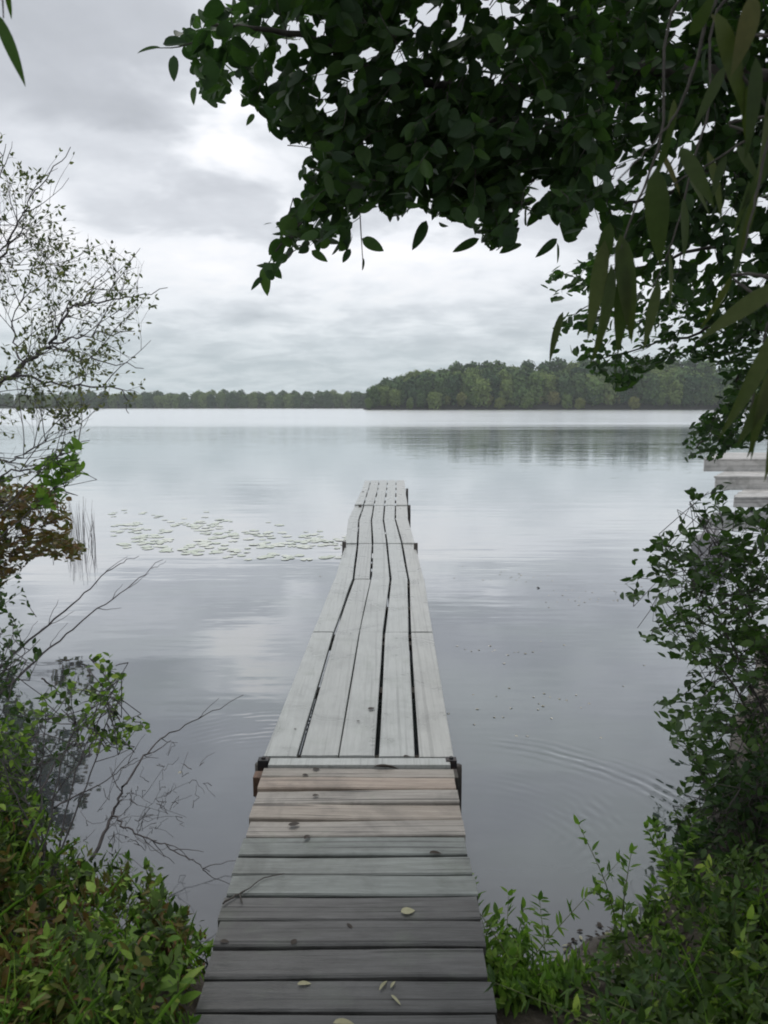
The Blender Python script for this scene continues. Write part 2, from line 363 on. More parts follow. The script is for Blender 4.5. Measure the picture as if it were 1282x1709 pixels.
def shore_left(y):  return -.62 - .95 * max(0, min(1, (y - 2.25) / .9)) - .66 * max(0, y - 3.0)
def shore_right(y): return .75 + .55 * max(0, min(1, (y - 2.35) / .6)) + .62 * max(0, y - 3.0)
def ground_h(x, y):
    n = mnoise.noise(Vector((x * .9, y * .9, 0))) * .12 + mnoise.noise(Vector((x * 4, y * 4, 3))) * .025
    front = 2.45 + .10 * math.sin(x * 3) + .9 * n - y + .10 * math.sin(x * 7 + 1)                # land behind the front bank edge
    dl = shore_left(y) - x; dr = x - shore_right(y)
    d_ = max(front, dl, dr) + n * .8
    if y > 26: d_ = -1
    if d_ <= 0: return max(-.6, d_ * .7)
    hh = .34 * (1 - math.exp(-d_ * 2.6)) + .03 * d_
    if abs(x) < .62 and y > .2: hh = min(hh, .20)                      # under the gangway
    return hh + n * .25 * min(1, d_ * 3)
xs = [-30 + i * 1.0 for i in range(25)] + [-5 + i * .1 for i in range(101)] + [6 + i * 1.0 for i in range(25)]
ys = [-12 + i * .8 for i in range(14)] + [-.8 + i * .1 for i in range(80)] + [7.2 + i * .5 for i in range(50)]
mb = MB()
for y in ys:
    for x in xs: mb.v.append((x, y, ground_h(x, y)))
nx = len(xs)
for j in range(len(ys) - 1):
    for i in range(nx - 1): b = j * nx + i; mb.f.append((b, b + 1, b + nx + 1, b + nx))
tag(mb.build('ground', M['soil'], smooth=True), kind='structure')

def hill(name, x0, x1, y0, y1, fn, nx=60, ny=12):
    mb = MB()
    for j in range(ny + 1):
        for i in range(nx + 1):
            x = x0 + (x1 - x0) * i / nx; y = y0 + (y1 - y0) * j / ny; mb.v.append((x, y, fn(x, y)))
    for j in range(ny):
        for i in range(nx): b = j * (nx + 1) + i; mb.f.append((b, b + 1, b + nx + 2, b + nx + 1))
    return tag(mb.build(name, M['far_ground'], smooth=True), kind='structure')
def pen_h(x, y):
    k = max(0, min(1, (x + 14) / 8)); s_ = max(0, y - 430)
    return -1 + k * (2.6 + min(1, s_ / 75) * (8.5 + 8.0 * min(1, max(0, x / 45)) + 4.0 * min(1, max(0, (x - 50) / 110))) ) * min(1, (s_ + .1) / 4 + .02)
def far_h(x, y): return -1 + min(1, max(0, y - 690) / 5) * 2.2 + min(1, max(0, y - 690) / 60) * 2
hill('hill', -14, 420, 429, 640, pen_h)
hill('far_shore', -700, 60, 689, 900, far_h)

# ------------------------------------------------------------------ far trees: a few kinds, then copies
def far_tree_mesh(seed, hgt, wid, coneish):
    r = random.Random(seed); mb = MB()
    mb.tube([(0, 0, -.5), (0, 0, hgt * .35), (0, 0, hgt * .7)], [.3, .22, .1], 5)
    blobs = []
    for i in range(11):
        a = r.uniform(0, 6.28); zz = r.uniform(.10, .9) * hgt
        k = math.sqrt(max(.05, 1 - ((zz / hgt - .42) / .6) ** 2)); k *= (1 - coneish * (zz / hgt) * .6)
        rr = wid * k * r.uniform(.25, .6)
        blobs.append((rr * math.cos(a), rr * math.sin(a), zz, wid * r.uniform(.32, .52)))
    blobs.append((wid * .1, 0, hgt * .84, wid * .5)); blobs.append((-wid * .3, wid * .1, hgt * .78, wid * .48)); blobs.append((wid * .2, -wid * .3, hgt * .76, wid * .45)); blobs.append((0, 0, hgt * .55, wid * .7)); blobs.append((0, 0, hgt * .25, wid * .75)); blobs.append((0, 0, hgt * .10, wid * .7))
    for (bx, by, bz, br) in blobs:
        for k in range(95):
            n = Vector((r.gauss(0, 1), r.gauss(0, 1), r.gauss(0, 1) + .25)).normalized()
            c = Vector((bx, by, bz)) + n * br * r.uniform(.72, 1.08)
            n2 = (n + Vector((r.gauss(0, .45), r.gauss(0, .45), r.gauss(0, .45)))).normalized()
            a = n2.cross(Vector((.2, .3, .9))).normalized(); b = n2.cross(a); s = r.uniform(.3, .65) * wid / 5
            i0 = len(mb.v)
            mb.v += [tuple(c + a * s * r.uniform(.7, 1.2)), tuple(c + b * s * r.uniform(.7, 1.2)), tuple(c - a * s * r.uniform(.7, 1.2)), tuple(c - b * s * r.uniform(.7, 1.2))]
            mb.f.append((i0, i0 + 1, i0 + 2, i0 + 3))
    return mb.mesh('far_tree')
def farleaf(name, c0, c1):
    m, t, p = mat(name); g = t.new('ShaderNodeNewGeometry'); oi = t.new('ShaderNodeObjectInfo')
    c = t.mix(oi.outputs['Random'], c0, c1); c = t.mix(t.m('MULTIPLY', g.outputs['Random Per Island'], .5), c, t.mix(1, c, (1.9, 1.8, 1.35), 'MULTIPLY'))
    t.l.new(c, p.inputs['Base Color']); p.inputs['Roughness'].default_value = .8; p.inputs['Specular IOR Level'].default_value = .1; return m
FM = [farleaf('far_dark_crown', (.035, .070, .036), (.075, .125, .045)), farleaf('far_mid_crown', (.085, .14, .045), (.13, .18, .06)),
      farleaf('far_yellow_crown', (.13, .16, .05), (.17, .17, .07))]
kinds = [(0, 15, 8.0, .1), (0, 15.5, 8.2, .15), (1, 14, 8.2, .0), (1, 15, 7.6, .1), (2, 9, 6.0, .1), (0, 19, 4.2, .8)]
FT = []
for i, (mi, h_, w_, c_) in enumerate(kinds):
    me = far_tree_mesh(100 + i, h_, w_, c_); me.materials.append(FM[mi]); FT.append((me, ('dark', 'mid-green', 'yellow-green')[mi]))
def far_tree(k, x, y, z, s, place, group, where='standing'):
    me, tone = FT[k]; o = bpy.data.objects.new('broadleaf_tree' if k != 5 else 'conifer_tree', me); COL.objects.link(o)
    o.location = (x, y, z); o.rotation_euler = (0, 0, random.uniform(0, 6.28)); o.scale = (s * random.uniform(.9, 1.15), s * random.uniform(.9, 1.15), s)
    tag(o, '%s tree %s on %s' % (tone if k != 5 else 'pointed dark', where, place), 'tree', group)
PL = 'the nearer wooded point across the lake at right'
for row, y in enumerate((434, 442, 452, 466, 484)):
    x = -9 + row * 2.5
    while x < 215:
        yy = y + random.uniform(-3, 3)
        if row == 0:
            k = random.choice((2, 3, 4, 4, 0, 1)); s = random.uniform(.4, .8)
        else:
            k = random.choice((0, 0, 1, 2, 3)); s = random.uniform(.9, 1.05)
        edge = min(1, .62 + (x + 10) / 90); s *= edge
        far_tree(k, x, yy + (3 if row == 0 else 0), pen_h(x, yy) + (.7 if row == 0 else -.4), s, PL, 'trees on the near wooded point', ('low at the waterline', 'in the front rank', 'halfway up', 'near the crest', 'along the skyline')[row])
        x += random.uniform(6.2, 9.5) * (1 if row < 3 else 1.25)
far_tree(5, -9, 440, .4, .62, 'the tip of the wooded point', 'trees at the tip of the point')
PL = 'the distant low shore across the lake at left'
for row, y in enumerate((697, 712, 730)):
    x = -390
    while x < 6:
        k = random.choice((0, 0, 1, 2, 3)); s = random.uniform(.82, 1.02) * (1.0, 1.0, 1.08)[row] * (.80 + .12 * min(1, max(0, (x + 390) / 380)))
        far_tree(k, x, y + random.uniform(-4, 4), far_h(x, y) - .5, s, PL, 'trees on the distant shore', ('along the waterline', 'in the second rank', 'along the skyline')[row])
        x += random.uniform(7, 11) * (1, 1.3, 1.5)[row]

# haze: the damp air over the lake
m = bpy.data.materials.new('damp_air'); m.use_nodes = True; t = NT(m.node_tree); t.n.clear()
pv = t.new('ShaderNodeVolumePrincipled'); pv.inputs['Color'].default_value = (.95, .98, 1.0, 1); pv.inputs['Density'].default_value = .00022; pv.inputs['Anisotropy'].default_value = .2
om = t.new('ShaderNodeOutputMaterial'); t.l.new(pv.outputs[0], om.inputs['Volume'])
mb = MB(); mb.box(-1600, 1600, -100, 1600, -3, 42)
tag(mb.build('haze', m), kind='stuff')

# ------------------------------------------------------------------ pier
DZ = .35
seams = [(1263, 440, 757, (498, 565, 629, 696)), (1055, 522, 722, (558.5, 600, 641, 684)), (966, 559, 708, (590, 619, 652, 682)),
         (907, 577, 692, (597, 622, 646, 671)), (867, 581, 681, (599, 620, 640, 660)), (843, 592, 680, (607, 624, 642, 660)),
         (820, 603, 677, (614, 630, 645, 661)), (801, 609, 675, (619, 633, 647, 661))]
dips = [0, 0, -.006, .006, -.012, .004, -.008, .0]
pier = empty('wooden_pier', at(600, 1263, z=0), 'long narrow pier of five grey lengthwise boards running out into the lake', 'pier')
def pt(px, py, dz=0): q = at(px, py, z=DZ); q.z += dz; return q
for i in range(len(seams) - 1):
    (y0, l0, r0, g0), (y1, l1, r1, g1) = seams[i], seams[i + 1]
    e0 = [l0, *g0, r0]; e1 = [l1, *g1, r1]; mb = MB(); dz = dips[i]
    for k in range(5):
        a, b = pt(e0[k], y0), pt(e0[k + 1], y0); c, e = pt(e1[k + 1], y1), pt(e1[k], y1)
        gp = .011 if i < 6 else .009
        gl = 0 if k == 0 else (.004 if (k == 2 and i < 2) else gp); gr = 0 if k == 4 else (.004 if (k == 1 and i < 2) else gp)
        if i == 2 and k in (1, 2): pass
        jy0, jy1 = random.uniform(.003, .011), random.uniform(.003, .011); tz = random.uniform(-.003, .003)
        n = 12; rows = []
        cup = random.uniform(-.004, .004)
        for s_ in range(n + 1):
            f = s_ / n; f2 = (jy0 + f * (abs(e.y - a.y) - jy0 - jy1)) / abs(e.y - a.y)
            L_ = a.lerp(e, f2); R_ = b.lerp(c, f2)
            wob = .0012 * math.sin(f * 5 + k * 2 + i); hz_ = dz + tz + .004 * math.sin(f * 3.1 * 2 + k + i * 3)
            rows.append((L_.x + gl + wob, R_.x - gr + wob, L_.y, DZ + hz_))
        b0 = len(mb.v)
        for (xl, xr, yy, z_) in rows: mb.v += [(xl, yy, z_ - .038), (xr, yy, z_ - .038), (xr, yy, z_ - .003), (xr - .004, yy, z_), ((xl + xr) / 2, yy, z_ + cup * .5), (xl + .004, yy, z_), (xl, yy, z_ - .003)]
        for s_ in range(n):
            q = b0 + 7 * s_
            for j in range(7): j2 = (j + 1) % 7; mb.f.append((q + j2, q + j, q + 7 + j, q + 7 + j2))
        mb.f.append(tuple(b0 + j for j in range(7))); mb.f.append(tuple(b0 + 7 * n + j for j in range(7))[::-1])
    mb.build('deck_section', M['pale_wood'], pier)
    # frame under it: two stringers and cross ties
    mb = MB(); A, B = pt((l0 + r0) / 2, y0), pt((l1 + r1) / 2, y1); wd = (pt(r0, y0).x - pt(l0, y0).x) / 2 - .05
    for sx_ in (-1, 1):
        mb.box8([(A.x + sx_ * wd - .02, A.y, .16), (A.x + sx_ * wd + .02, A.y, .16), (B.x + sx_ * wd + .02, B.y - .01, .16), (B.x + sx_ * wd - .02, B.y - .01, .16),
                 (A.x + sx_ * wd - .02, A.y, DZ - .06), (A.x + sx_ * wd + .02, A.y, DZ - .06), (B.x + sx_ * wd + .02, B.y - .01, DZ - .06), (B.x + sx_ * wd - .02, B.y - .01, DZ - .06)])
    mb.build('stringer', M['structure_wood'], pier)
    mid = A.lerp(B, .5)
    for q in (A + (B - A) * .045, mid, A + (B - A) * .955): mb = MB(); mb.box(q.x - wd + .025, q.x + wd - .025, q.y - .045, q.y + .045, .25, DZ - .058); mb.build('cross_tie', M['structure_wood'], pier)
# legs with short heads showing beside the deck
for (px, py, top) in ((574.5, 912, .06), (694, 916, .07), (601, 845, .03), (683, 846, .03), (606, 822, .02), (679.5, 819, .045), (434, 1268, -.02), (763, 1268, -.03)):
    q = pt(px, py); mb = MB(); mb.tube([(q.x, q.y, -.6), (q.x, q.y, .2), (q.x, q.y, DZ + top)], [.026, .026, .025], 8)
    mb.build('leg', M['structure_wood'], pier, True)
# ------------------------------------------------------------------ gangway
Lx = [(1283, 438), (1318, 431), (1395, 409), (1460, 388), (1497, 375), (1583, 353), (1640, 336), (1709, 320), (1850, 282)]
Rx = [(1283, 757), (1318, 763), (1395, 777), (1460, 789), (1497, 797), (1583, 808), (1640, 818), (1709, 830), (1850, 858)]
def itp(T_, y):
    for (a, b), (c, e) in zip(T_, T_[1:]):
        if y <= c: return b + (e - b) * (y - a) / (c - a)
    return T_[-1][1]
gang = empty('wooden_gangway', at(570, 1600, z=0), 'short gangway of crosswise boards, dark at the bank and reddish at the pier', 'gangway')
rowsy = [1282, 1298.5, 1319, 1342, 1368.5, 1396, 1428.5, 1460.5, 1497, 1538, 1584, 1636, 1692, 1758, 1838]
def crossboards(y_list, matn, label, proud=0):
    mb = MB()
    for a, b in zip(y_list, y_list[1:]):
        jx0, jx1 = random.uniform(-.006, .006), random.uniform(-.006, .006)
        fl, fr = at(itp(Lx, a), a, z=DZ), at(itp(Rx, a), a, z=DZ); nl, nr = at(itp(Lx, b), b, z=DZ), at(itp(Rx, b), b, z=DZ)
        gap = .008 + random.uniform(0, .005); n = 16; tz = random.uniform(-.003, .003) + proud; b0 = len(mb.v); ph = random.uniform(0, 6)
        tilt = random.uniform(-.006, .006)
        for s_ in range(n + 1):
            f = s_ / n; P0 = fl.lerp(fr, f); P1 = nl.lerp(nr, f); x = (P0.x + P1.x) / 2 + (jx0 if s_ == 0 else 0) + (jx1 if s_ == n else 0)
            z_ = DZ + tz + .003 * math.sin(f * 4 + ph) + tilt * (f - .5); wv = .0022 * mnoise.noise(Vector((x * 7, a, 0))); yf, yn = P0.y - .002 + wv, P1.y + gap + wv * .7
            mb.v += [(x, yn, z_ - .036), (x, yf, z_ - .036), (x, yf, z_ - .005), (x, yf - .005, z_), (x, yn + .005, z_), (x, yn, z_ - .005)]
        for s_ in range(n):
            q = b0 + 6 * s_
            for j in range(6): j2 = (j + 1) % 6; mb.f.append((q + j, q + j2, q + 6 + j2, q + 6 + j))
        mb.f.append(tuple(b0 + j for j in range(6))[::-1]); mb.f.append(tuple(b0 + 6 * n + j for j in range(6)))
    return tag(mb.build('deck_boards', M[matn], gang), label)
crossboards(rowsy[8:], 'dark_wood', 'dark wet grey boards nearest the bank', .004)
crossboards(rowsy[5:9], 'green_wood', 'grey-green boards in the middle of the gangway')
crossboards(rowsy[0:6], 'red_wood', 'reddish pale boards next to the pier', .002)
mb = MB()
for px0, px1 in ((350, 446), (800, 750)):
    a = at(px0, 1709, z=DZ); b = at(px1, 1290, z=DZ); s_ = 1 if px0 < 600 else -1
    a.x += s_ * .03; b.x += s_ * .03; a.y = 1.0
    mb.box8([(a.x - .02, a.y, .15), (a.x + .02, a.y, .15), (b.x + .02, b.y, .15), (b.x - .02, b.y, .15), (a.x - .02, a.y, DZ - .042), (a.x + .02, a.y, DZ - .042), (b.x + .02, b.y, DZ - .042), (b.x - .02, b.y, DZ - .042)])
mb.build('stringer', M['structure_wood'], gang)
# header between the two, with its bearer beam and iron brackets
a = pt(447, 1279); b = pt(750, 1266)
mb = MB(); mb.box(a.x, b.x, a.y + .006, b.y - .004, DZ - .035, DZ + .006); hb = mb.build('header_board', M['pale_wood'], gang, bevel=.004); tag(hb, 'narrow pale board closing the end of the gangway')
mb = MB(); y_ = pt(430, 1290).y; mb.box(pt(423, 1290).x, pt(440, 1290).x + .02, y_ - .02, y_ + .045, .24, DZ - .012); tag(mb.build('beam_end', M['beam'], gang, bevel=.004), 'brown beam end sticking out at the left')
mb = MB(); mb.box(pt(752, 1290).x, pt(764.5, 1290).x, y_ - .035, y_ + .05, .22, DZ - .004); tag(mb.build('beam_end', M['structure_wood'], gang, bevel=.004), 'dark beam end sticking out at the right')
for px in (440, 753):
    q = pt(px, 1270); s_ = 1 if px < 600 else -1
    mb = MB(); mb.box(q.x - .026, q.x + .026, q.y - .02, q.y + .02, DZ - .05, DZ + .012); mb.tube([(q.x, q.y, DZ + .01), (q.x, q.y, DZ + .022)], [.012, .010], 6)
    mb.build('bracket', M['iron'], gang, bevel=.002)
# ------------------------------------------------------------------ bits lying on the boards
def litter(px, py, ang, ln, wd, mt, label, z=DZ + .009):
    q = at(px, py, z=z); dd = Vector((math.cos(R(ang)), math.sin(R(ang)), 0)); me = leaf_mesh('fallen_leaf', [(-dd * ln / 2, dd, Vector((.1, .05, 1)), ln, wd)], 'fine')
    o = link('fallen_leaf', me, M[mt]); o.location = q; tag(o, label, 'leaf'); return o
litter(508, 1641, 10, .042, .018, 'litter', 'tan fallen leaf on the seam of the dark boards, left of centre')
litter(640, 1643, 62, .052, .010, 'litter', 'narrow pale leaf leaning left on the dark boards')
litter(656, 1642, 65, .035, .009, 'litter', 'small pale sliver of leaf beside the longer one on the dark boards')
litter(661, 1668, -52, .045, .010, 'litter', 'narrow pale leaf pointing the other way below the pair on the dark boards')
litter(681, 1520, 15, .05, .038, 'litter', 'round yellowish leaf on the first dark board')
litter(574, 1706, 5, .06, .022, 'litter', 'pale leaf at the very bottom edge on the nearest board')
for (px, py, a_, ln, wd, lb) in [(491, 1375, 20, .05, .03, 'dark curled leaf on the lowest reddish board'), (513, 1396, 60, .04, .022, 'dark leaf on the seam below the reddish boards'),
        (727, 1423, 5, .05, .022, 'dark wet leaf near the right end of the grey-green boards'), (491, 1571, 70, .03, .02, 'black leaf scrap on the second dark board'),
        (585, 1546, -50, .04, .012, 'black sliver lying aslant on a dark board at centre'), (620, 1182, 40, .045, .032, 'dark leaf beside a gap on the pier'),
        (598, 1203, 10, .02, .014, 'tiny dark speck of leaf on the middle pier board'), (527, 1327, 20, .03, .02, 'small dark leaf on the upper reddish boards'),
        (528, 1283, 10, .035, .025, 'dark scrap caught beside the header at left'), (510, 1293, 10, .03, .02, 'dark scrap on the palest gangway board'),
        (679, 1262, 30, .04, .02, 'brown scrap on the end of the pier at right'), (645, 1279, 4, .12, .018, 'rusty brown strip lying along the header gap'),
        (375, 1571, 0, .03, .02, 'dark scrap at the left edge of the dark boards'), (493, 1216, 30, .015, .010, 'tiny speck on the leftmost pier board')]:
    litter(px, py, a_, ln, wd, 'dark_litter', lb)
mb = MB(); mb.tube(smoothpath([at(372, 1508, z=DZ + .015), at(388, 1497, z=DZ + .013), at(412, 1485, z=DZ + .012), at(440, 1466, z=DZ + .012), at(474, 1458, z=DZ + .011)], 4, .001), [.0035] * 8 + [.002] * 9, 5)
mb.tube([at(400, 1492, z=DZ + .012), at(404, 1507, z=DZ + .012)], [.003, .002], 5)
tag(mb.build('twig', M['bark'], smooth=True), 'thin dark twig lying across the left side of the gangway', 'twig')

# ------------------------------------------------------------------ stepped dock and rock at right
dk = empty('stepped_dock', (8.6, 15, 0), 'bleached stepped wooden dock on the right shore behind the leaves', 'dock')
for (x0, x1, y0, y1, z1, nb) in ((6.95, 15, 14.6, 15.9, .27, 6), (7.15, 15, 15.93, 17.2, .55, 6), (7.45, 15, 17.23, 19.6, .84, 10)):
    mb = MB(); st_ = (y1 - y0) / nb
    for k in range(nb):
        xa = x0 + random.uniform(-.03, .03) + k * st_ * .62; ya, yb = y0 + k * st_ + .01, y0 + (k + 1) * st_ - .01; zt = z1 + random.uniform(-.004, .004)
        mb.box8([(xa, ya, z1 - .04), (x1, ya, z1 - .04), (x1, yb, z1 - .04), (xa + st_ * .6, yb, z1 - .04), (xa, ya, zt), (x1, ya, zt), (x1, yb, zt), (xa + st_ * .6, yb, zt)])
    mb.build('deck_boards', M['white_wood'], dk, bevel=.005)
    mb = MB(); mb.box(x0 + .04, x1, y0 + .03, y0 + .07, max(z1 - .30, .05), z1 - .043); mb.build('fascia', M['white_wood'], dk)
    for xx in (x0 + 1.3, x0 + 2.9, x0 + 5): mb = MB(); mb.tube([(xx, y0 + .25, -.5), (xx, y0 + .25, z1 - .045)], [.06, .06], 8); mb.build('post', M['structure_wood'], dk, True)
def rock(px, py, Y, s, label, sd):
    mb = MB(); q = at(px, py, Y=Y); import bmesh
    bm = bmesh.new(); bmesh.ops.create_icosphere(bm, subdivisions=4, radius=1)
    for v_ in bm.verts:
        n_ = v_.co.normalized(); k = 1 + .28 * mnoise.noise(n_ * 1.4 + Vector((sd, 0, 0))) + .1 * mnoise.noise(n_ * 4 + Vector((sd, 2, 0)))
        v_.co = Vector((n_.x * s[0] * k, n_.y * s[1] * k, n_.z * s[2] * k))
    me = bpy.data.meshes.new('rock'); bm.to_mesh(me); bm.free(); o = link('rock', me, M['stone']); o.location = (q.x, q.y, .1); tag(o, label, 'rock')
rock(1186, 900, 9.8, (.22, .3, .32), 'grey rock at the water edge half hidden by the right-hand shrub', 3)

# ------------------------------------------------------------------ lily pads and floating leaves
def padmat(name, c0, c1):
    m, t, p = mat(name); oi = t.new('ShaderNodeObjectInfo'); t.l.new(t.mix(oi.outputs['Random'], c0, c1), p.inputs['Base Color']); p.inputs['Roughness'].default_value = .12; p.inputs['IOR'].default_value = 1.8; return m
PM = padmat('lily_pad', (.42, .48, .34), (.60, .62, .52))
mb = MB(); mb.v.append((0, 0, .004))
for k in range(15):
    a = R(14 + 332 * k / 14); mb.v.append((math.cos(a), math.sin(a), .0045 + .0008 * math.sin(a * 3)))
for k in range(14): mb.f.append((0, k + 1, k + 2))
pad_me = mb.mesh('lily_pad'); pad_me.materials.append(PM)
cnt = 0
while cnt < 290:
    px = random.uniform(180, 590); py = random.uniform(851, 934)
    k = (px - 180) / 415
    if not (0 < k < 1): continue
    top, bot = 852 + 42 * k ** 1.6 + 10 * abs(.3 - k), 905 + 40 * min(1, k * 2) - 12 * k
    if not (top + random.gauss(0, 7) < py < bot + random.gauss(0, 7)): continue
    if mnoise.noise(Vector((px * .018, py * .07, 0))) < -.12: continue
    q = at(px, py, z=.002); o = bpy.data.objects.new('lily_pad', pad_me); COL.objects.link(o); s = random.uniform(.045, .09)
    o.location = q; o.scale = (s, s * random.uniform(.8, 1.1), 1); o.rotation_euler = (random.gauss(0, .012), random.gauss(0, .012), random.uniform(0, 6.28))
    tag(o, 'pale lily pad floating %s of the patch left of the pier' % ('at the far edge' if py < top + 14 else 'at the near edge' if py > bot - 12 else 'in the middle'), 'lily pad', 'lily pads left of the pier'); cnt += 1
# floating leaves on the right
FMt = padmat('floating_leaf', (.30, .27, .18), (.45, .42, .34))
fm = leaf_mesh('floating_leaf', [((-.5, 0, .004), (1, 0, 0), (0, 0, 1), 1.0, .5)], 'mid'); fm.materials.append(FMt)
random.seed(44)
spots = [(random.gauss(cx_, 42), random.gauss(cy_, 9)) for cx_, cy_, n_ in ((850, 962, 16), (960, 1000, 16), (1040, 990, 10), (860, 1085, 9), (905, 1165, 10), (840, 1190, 7)) for _ in range(n_)] + [(787, 1087), (800, 1085), (822, 1088), (865, 1088), (878, 1091), (942, 1077), (911, 1005), (930, 1005), (790, 1160), (791, 1209), (918, 1164), (933, 1167), (1003, 1232), (880, 1228), (862, 1229),
         (842, 953), (955, 985), (1010, 975), (1035, 968), (985, 1000), (870, 960), (1060, 990), (1090, 1000), (1040, 1145), (1075, 1110), (300, 1290), (760, 1330), (535, 962), (600, 1005)]
for i, (px, py) in enumerate(spots):
    for r_ in range(1):
        o = bpy.data.objects.new('floating_leaf', fm); COL.objects.link(o); o.location = at(px + random.gauss(0, 14) * r_, py + random.gauss(0, 5) * r_, z=.0)
        s = random.uniform(.025, .04); o.scale = (s, s, .12); o.rotation_euler = (0, 0, random.uniform(0, 6.28))
        tag(o, 'pale fallen leaf floating on the still water', 'leaf', 'leaves floating on the lake')
o = bpy.data.objects.new('floating_seed_head', fm.copy()); o.data.materials.clear(); o.data.materials.append(M['dark_litter']); COL.objects.link(o); o.location = at(899, 981, z=.004); o.scale = (.05, .05, .3)
tag(o, 'small dark speck of debris floating right of the pier', 'debris')

# ------------------------------------------------------------------ foliage tools
def sprig(mb, L, base, d, ln, nleaf, ll, lw, r=.0025, side=.9, droop=0.0, ok=None, jit=.35, up=.6):
    """a twig with alternate leaves"""
    d = d.normalized(); pts = [base]; cur = base.copy(); dd = d.copy(); n = 4
    for k in range(n):
        dd = (dd + rv(.12) + Vector((0, 0, -droop))).normalized(); cur = cur + dd * ln / n; pts.append(cur.copy())
    got = 0
    for k in range(nleaf):
        f = (k + .6) / nleaf; i = min(n - 1, int(f * n)); p = pts[i].lerp(pts[i + 1], f * n - i)
        sd = d.cross(Vector((0, 0, 1)) + rv(.2)); sd.normalize()
        sgn = 1 if k % 2 else -1
        ld = (d * random.uniform(.3, .9) + sd * sgn * side * random.uniform(.5, 1.1) + rv(jit) + Vector((0, 0, -droop * 2))) if k < nleaf - 1 else d + rv(.2)
        nrm = Vector((0, 0, up)) + rv(.55)
        l_ = ll * random.uniform(.65, 1.15)
        tip = p + ld.normalized() * l_
        if ok is not None and not ok(p.lerp(tip, .5), tip): continue
        L.append((p, ld, nrm, l_, lw * l_ / ll * random.uniform(.85, 1.1))); got += 1
    if ok is None or (got >= max(2, nleaf // 2) and ok(pts[-1], pts[-1] + (pts[-1] - pts[-2]) * .5)): mb.tube(pts, [r, r * .9, r * .75, r * .6, r * .4], 4)
    return pts[-1]
def limb(mb, pts, r0, r1, sub=6, wob=.006, n=7):
    q = smoothpath(pts, sub, wob); k = len(q); mb.tube(q, [r0 + (r1 - r0) * (i / (k - 1)) ** .8 for i in range(k)], n); return q

# ------------------------------------------------------------------ A: big alder overhanging from the right
POLY_A = [(1500, -900), (1500, 560), (1282, 560), (1200, 520), (1130, 500), (1050, 470), (1010, 400), (985, 375), (965, 402), (935, 395), (915, 365), (880, 372), (868, 350), (855, 418), (822, 425), (795, 400), (780, 372),
          (735, 378), (700, 352), (655, 372), (640, 355), (600, 345), (590, 420), (560, 430), (530, 436), (495, 420), (470, 436), (452, 462), (440, 490), (420, 478), (430, 430), (455, 425), (452, 390), (480, 360), (502, 330), (515, 300), (498, 290),
          (520, 240), (480, 236), (462, 230), (440, 195), (410, 175), (385, 140), (372, 172), (330, 170), (322, 120), (310, 95), (280, 60), (310, 45), (318, 20), (340, 8), (395, 5), (430, -60), (300, -300), (300, -900)]
SPARSE = [(400, 70, 105, 90, .42), (500, 130, 50, 60, .75), (800, 70, 110, 90, .6), (620, 60, 60, 40, .7), (560, 130, 60, 60, .7), (905, 340, 70, 40, .7), (560, 390, 70, 40, .45), (1090, 460, 200, 60, .5), (460, 430, 50, 50, .55), (845, 5, 50, 30, .10), (1080, 240, 110, 40, .75),
          (1100, 260, 60, 40, .4), (470, 60, 70, 40, .6), (1240, 330, 60, 60, .6)]
hr = random.Random(5); HOLES = []
for (x0, x1, y0, y1, n_) in ((670, 880, 0, 150, 24), (880, 1180, 30, 240, 9), (880, 1282, 260, 480, 34), (540, 700, 20, 260, 10), (900, 1150, 280, 340, 8), (440, 560, 20, 180, 8)):
    for _ in range(n_): HOLES.append((hr.uniform(x0, x1), hr.uniform(y0, y1), hr.uniform(5, 15), hr.uniform(5, 13)))
def inhole(x, y):
    for (cx, cy, rx, ry) in HOLES:
        if ((x - cx) / (rx + 3)) ** 2 + ((y - cy) / (ry + 3)) ** 2 < 1: return True
    return False
def okA(mid, tip):
    for p in (mid, tip):
        s = proj(p)
        if s is None: return True
        x, y = s
        if -30 < x < 1320 and -30 < y < 1740:
            if not inpoly(x, y, POLY_A): return False
    x, y = proj(mid)
    if inhole(x, y): return False
    for (cx, cy, rx, ry, keep) in SPARSE:
        if ((x - cx) / rx) ** 2 + ((y - cy) / ry) ** 2 < 1 and random.random() > keep: return False
    return True
alder = empty('alder_tree', (3.6, 1.8, .35), 'dark broadleaf tree leaning in from the right, its big-leaved crown across the sky', 'tree')
mb = MB()
trunk = limb(mb, [(3.6, 1.8, -.1), (3.45, 1.85, 1.2), (3.3, 2.0, 2.4), (3.0, 2.0, 3.6), (2.6, 1.8, 4.6), (2.2, 1.5, 5.6)], .13, .05, n=10)
limbsA = []
def addlimb(pts, r0, r1): limbsA.extend(limb(mb, pts, r0, r1)); return
addlimb([(3.38, 1.95, 1.9), (2.7, 2.7, 2.9), at(1140, 118, Y=3.2), at(1000, 128, Y=3.2), at(820, 150, Y=3.0), at(640, 120, Y=2.8), at(500, 60, Y=2.6), at(350, 40, Y=2.5)], .045, .005)
addlimb([at(900, 145, Y=3.1), at(760, 240, Y=3.0), at(640, 290, Y=2.9), at(530, 350, Y=2.8), at(460, 420, Y=2.7)], .014, .003)
addlimb([at(1040, 125, Y=3.2), at(950, 240, Y=3.2), at(860, 320, Y=3.1), at(760, 360, Y=3.0)], .014, .003)
addlimb([(3.3, 2.0, 2.4), (2.8, 3.2, 2.9), at(1282, 250, Y=3.8), at(1120, 320, Y=3.8), at(1010, 350, Y=3.6)], .03, .005)
addlimb([(3.0, 2.0, 3.6), (2.2, 2.2, 4.0), (1.2, 2.3, 4.1), (.3, 2.3, 4.0), (-.5, 2.2, 3.9)], .04, .006)
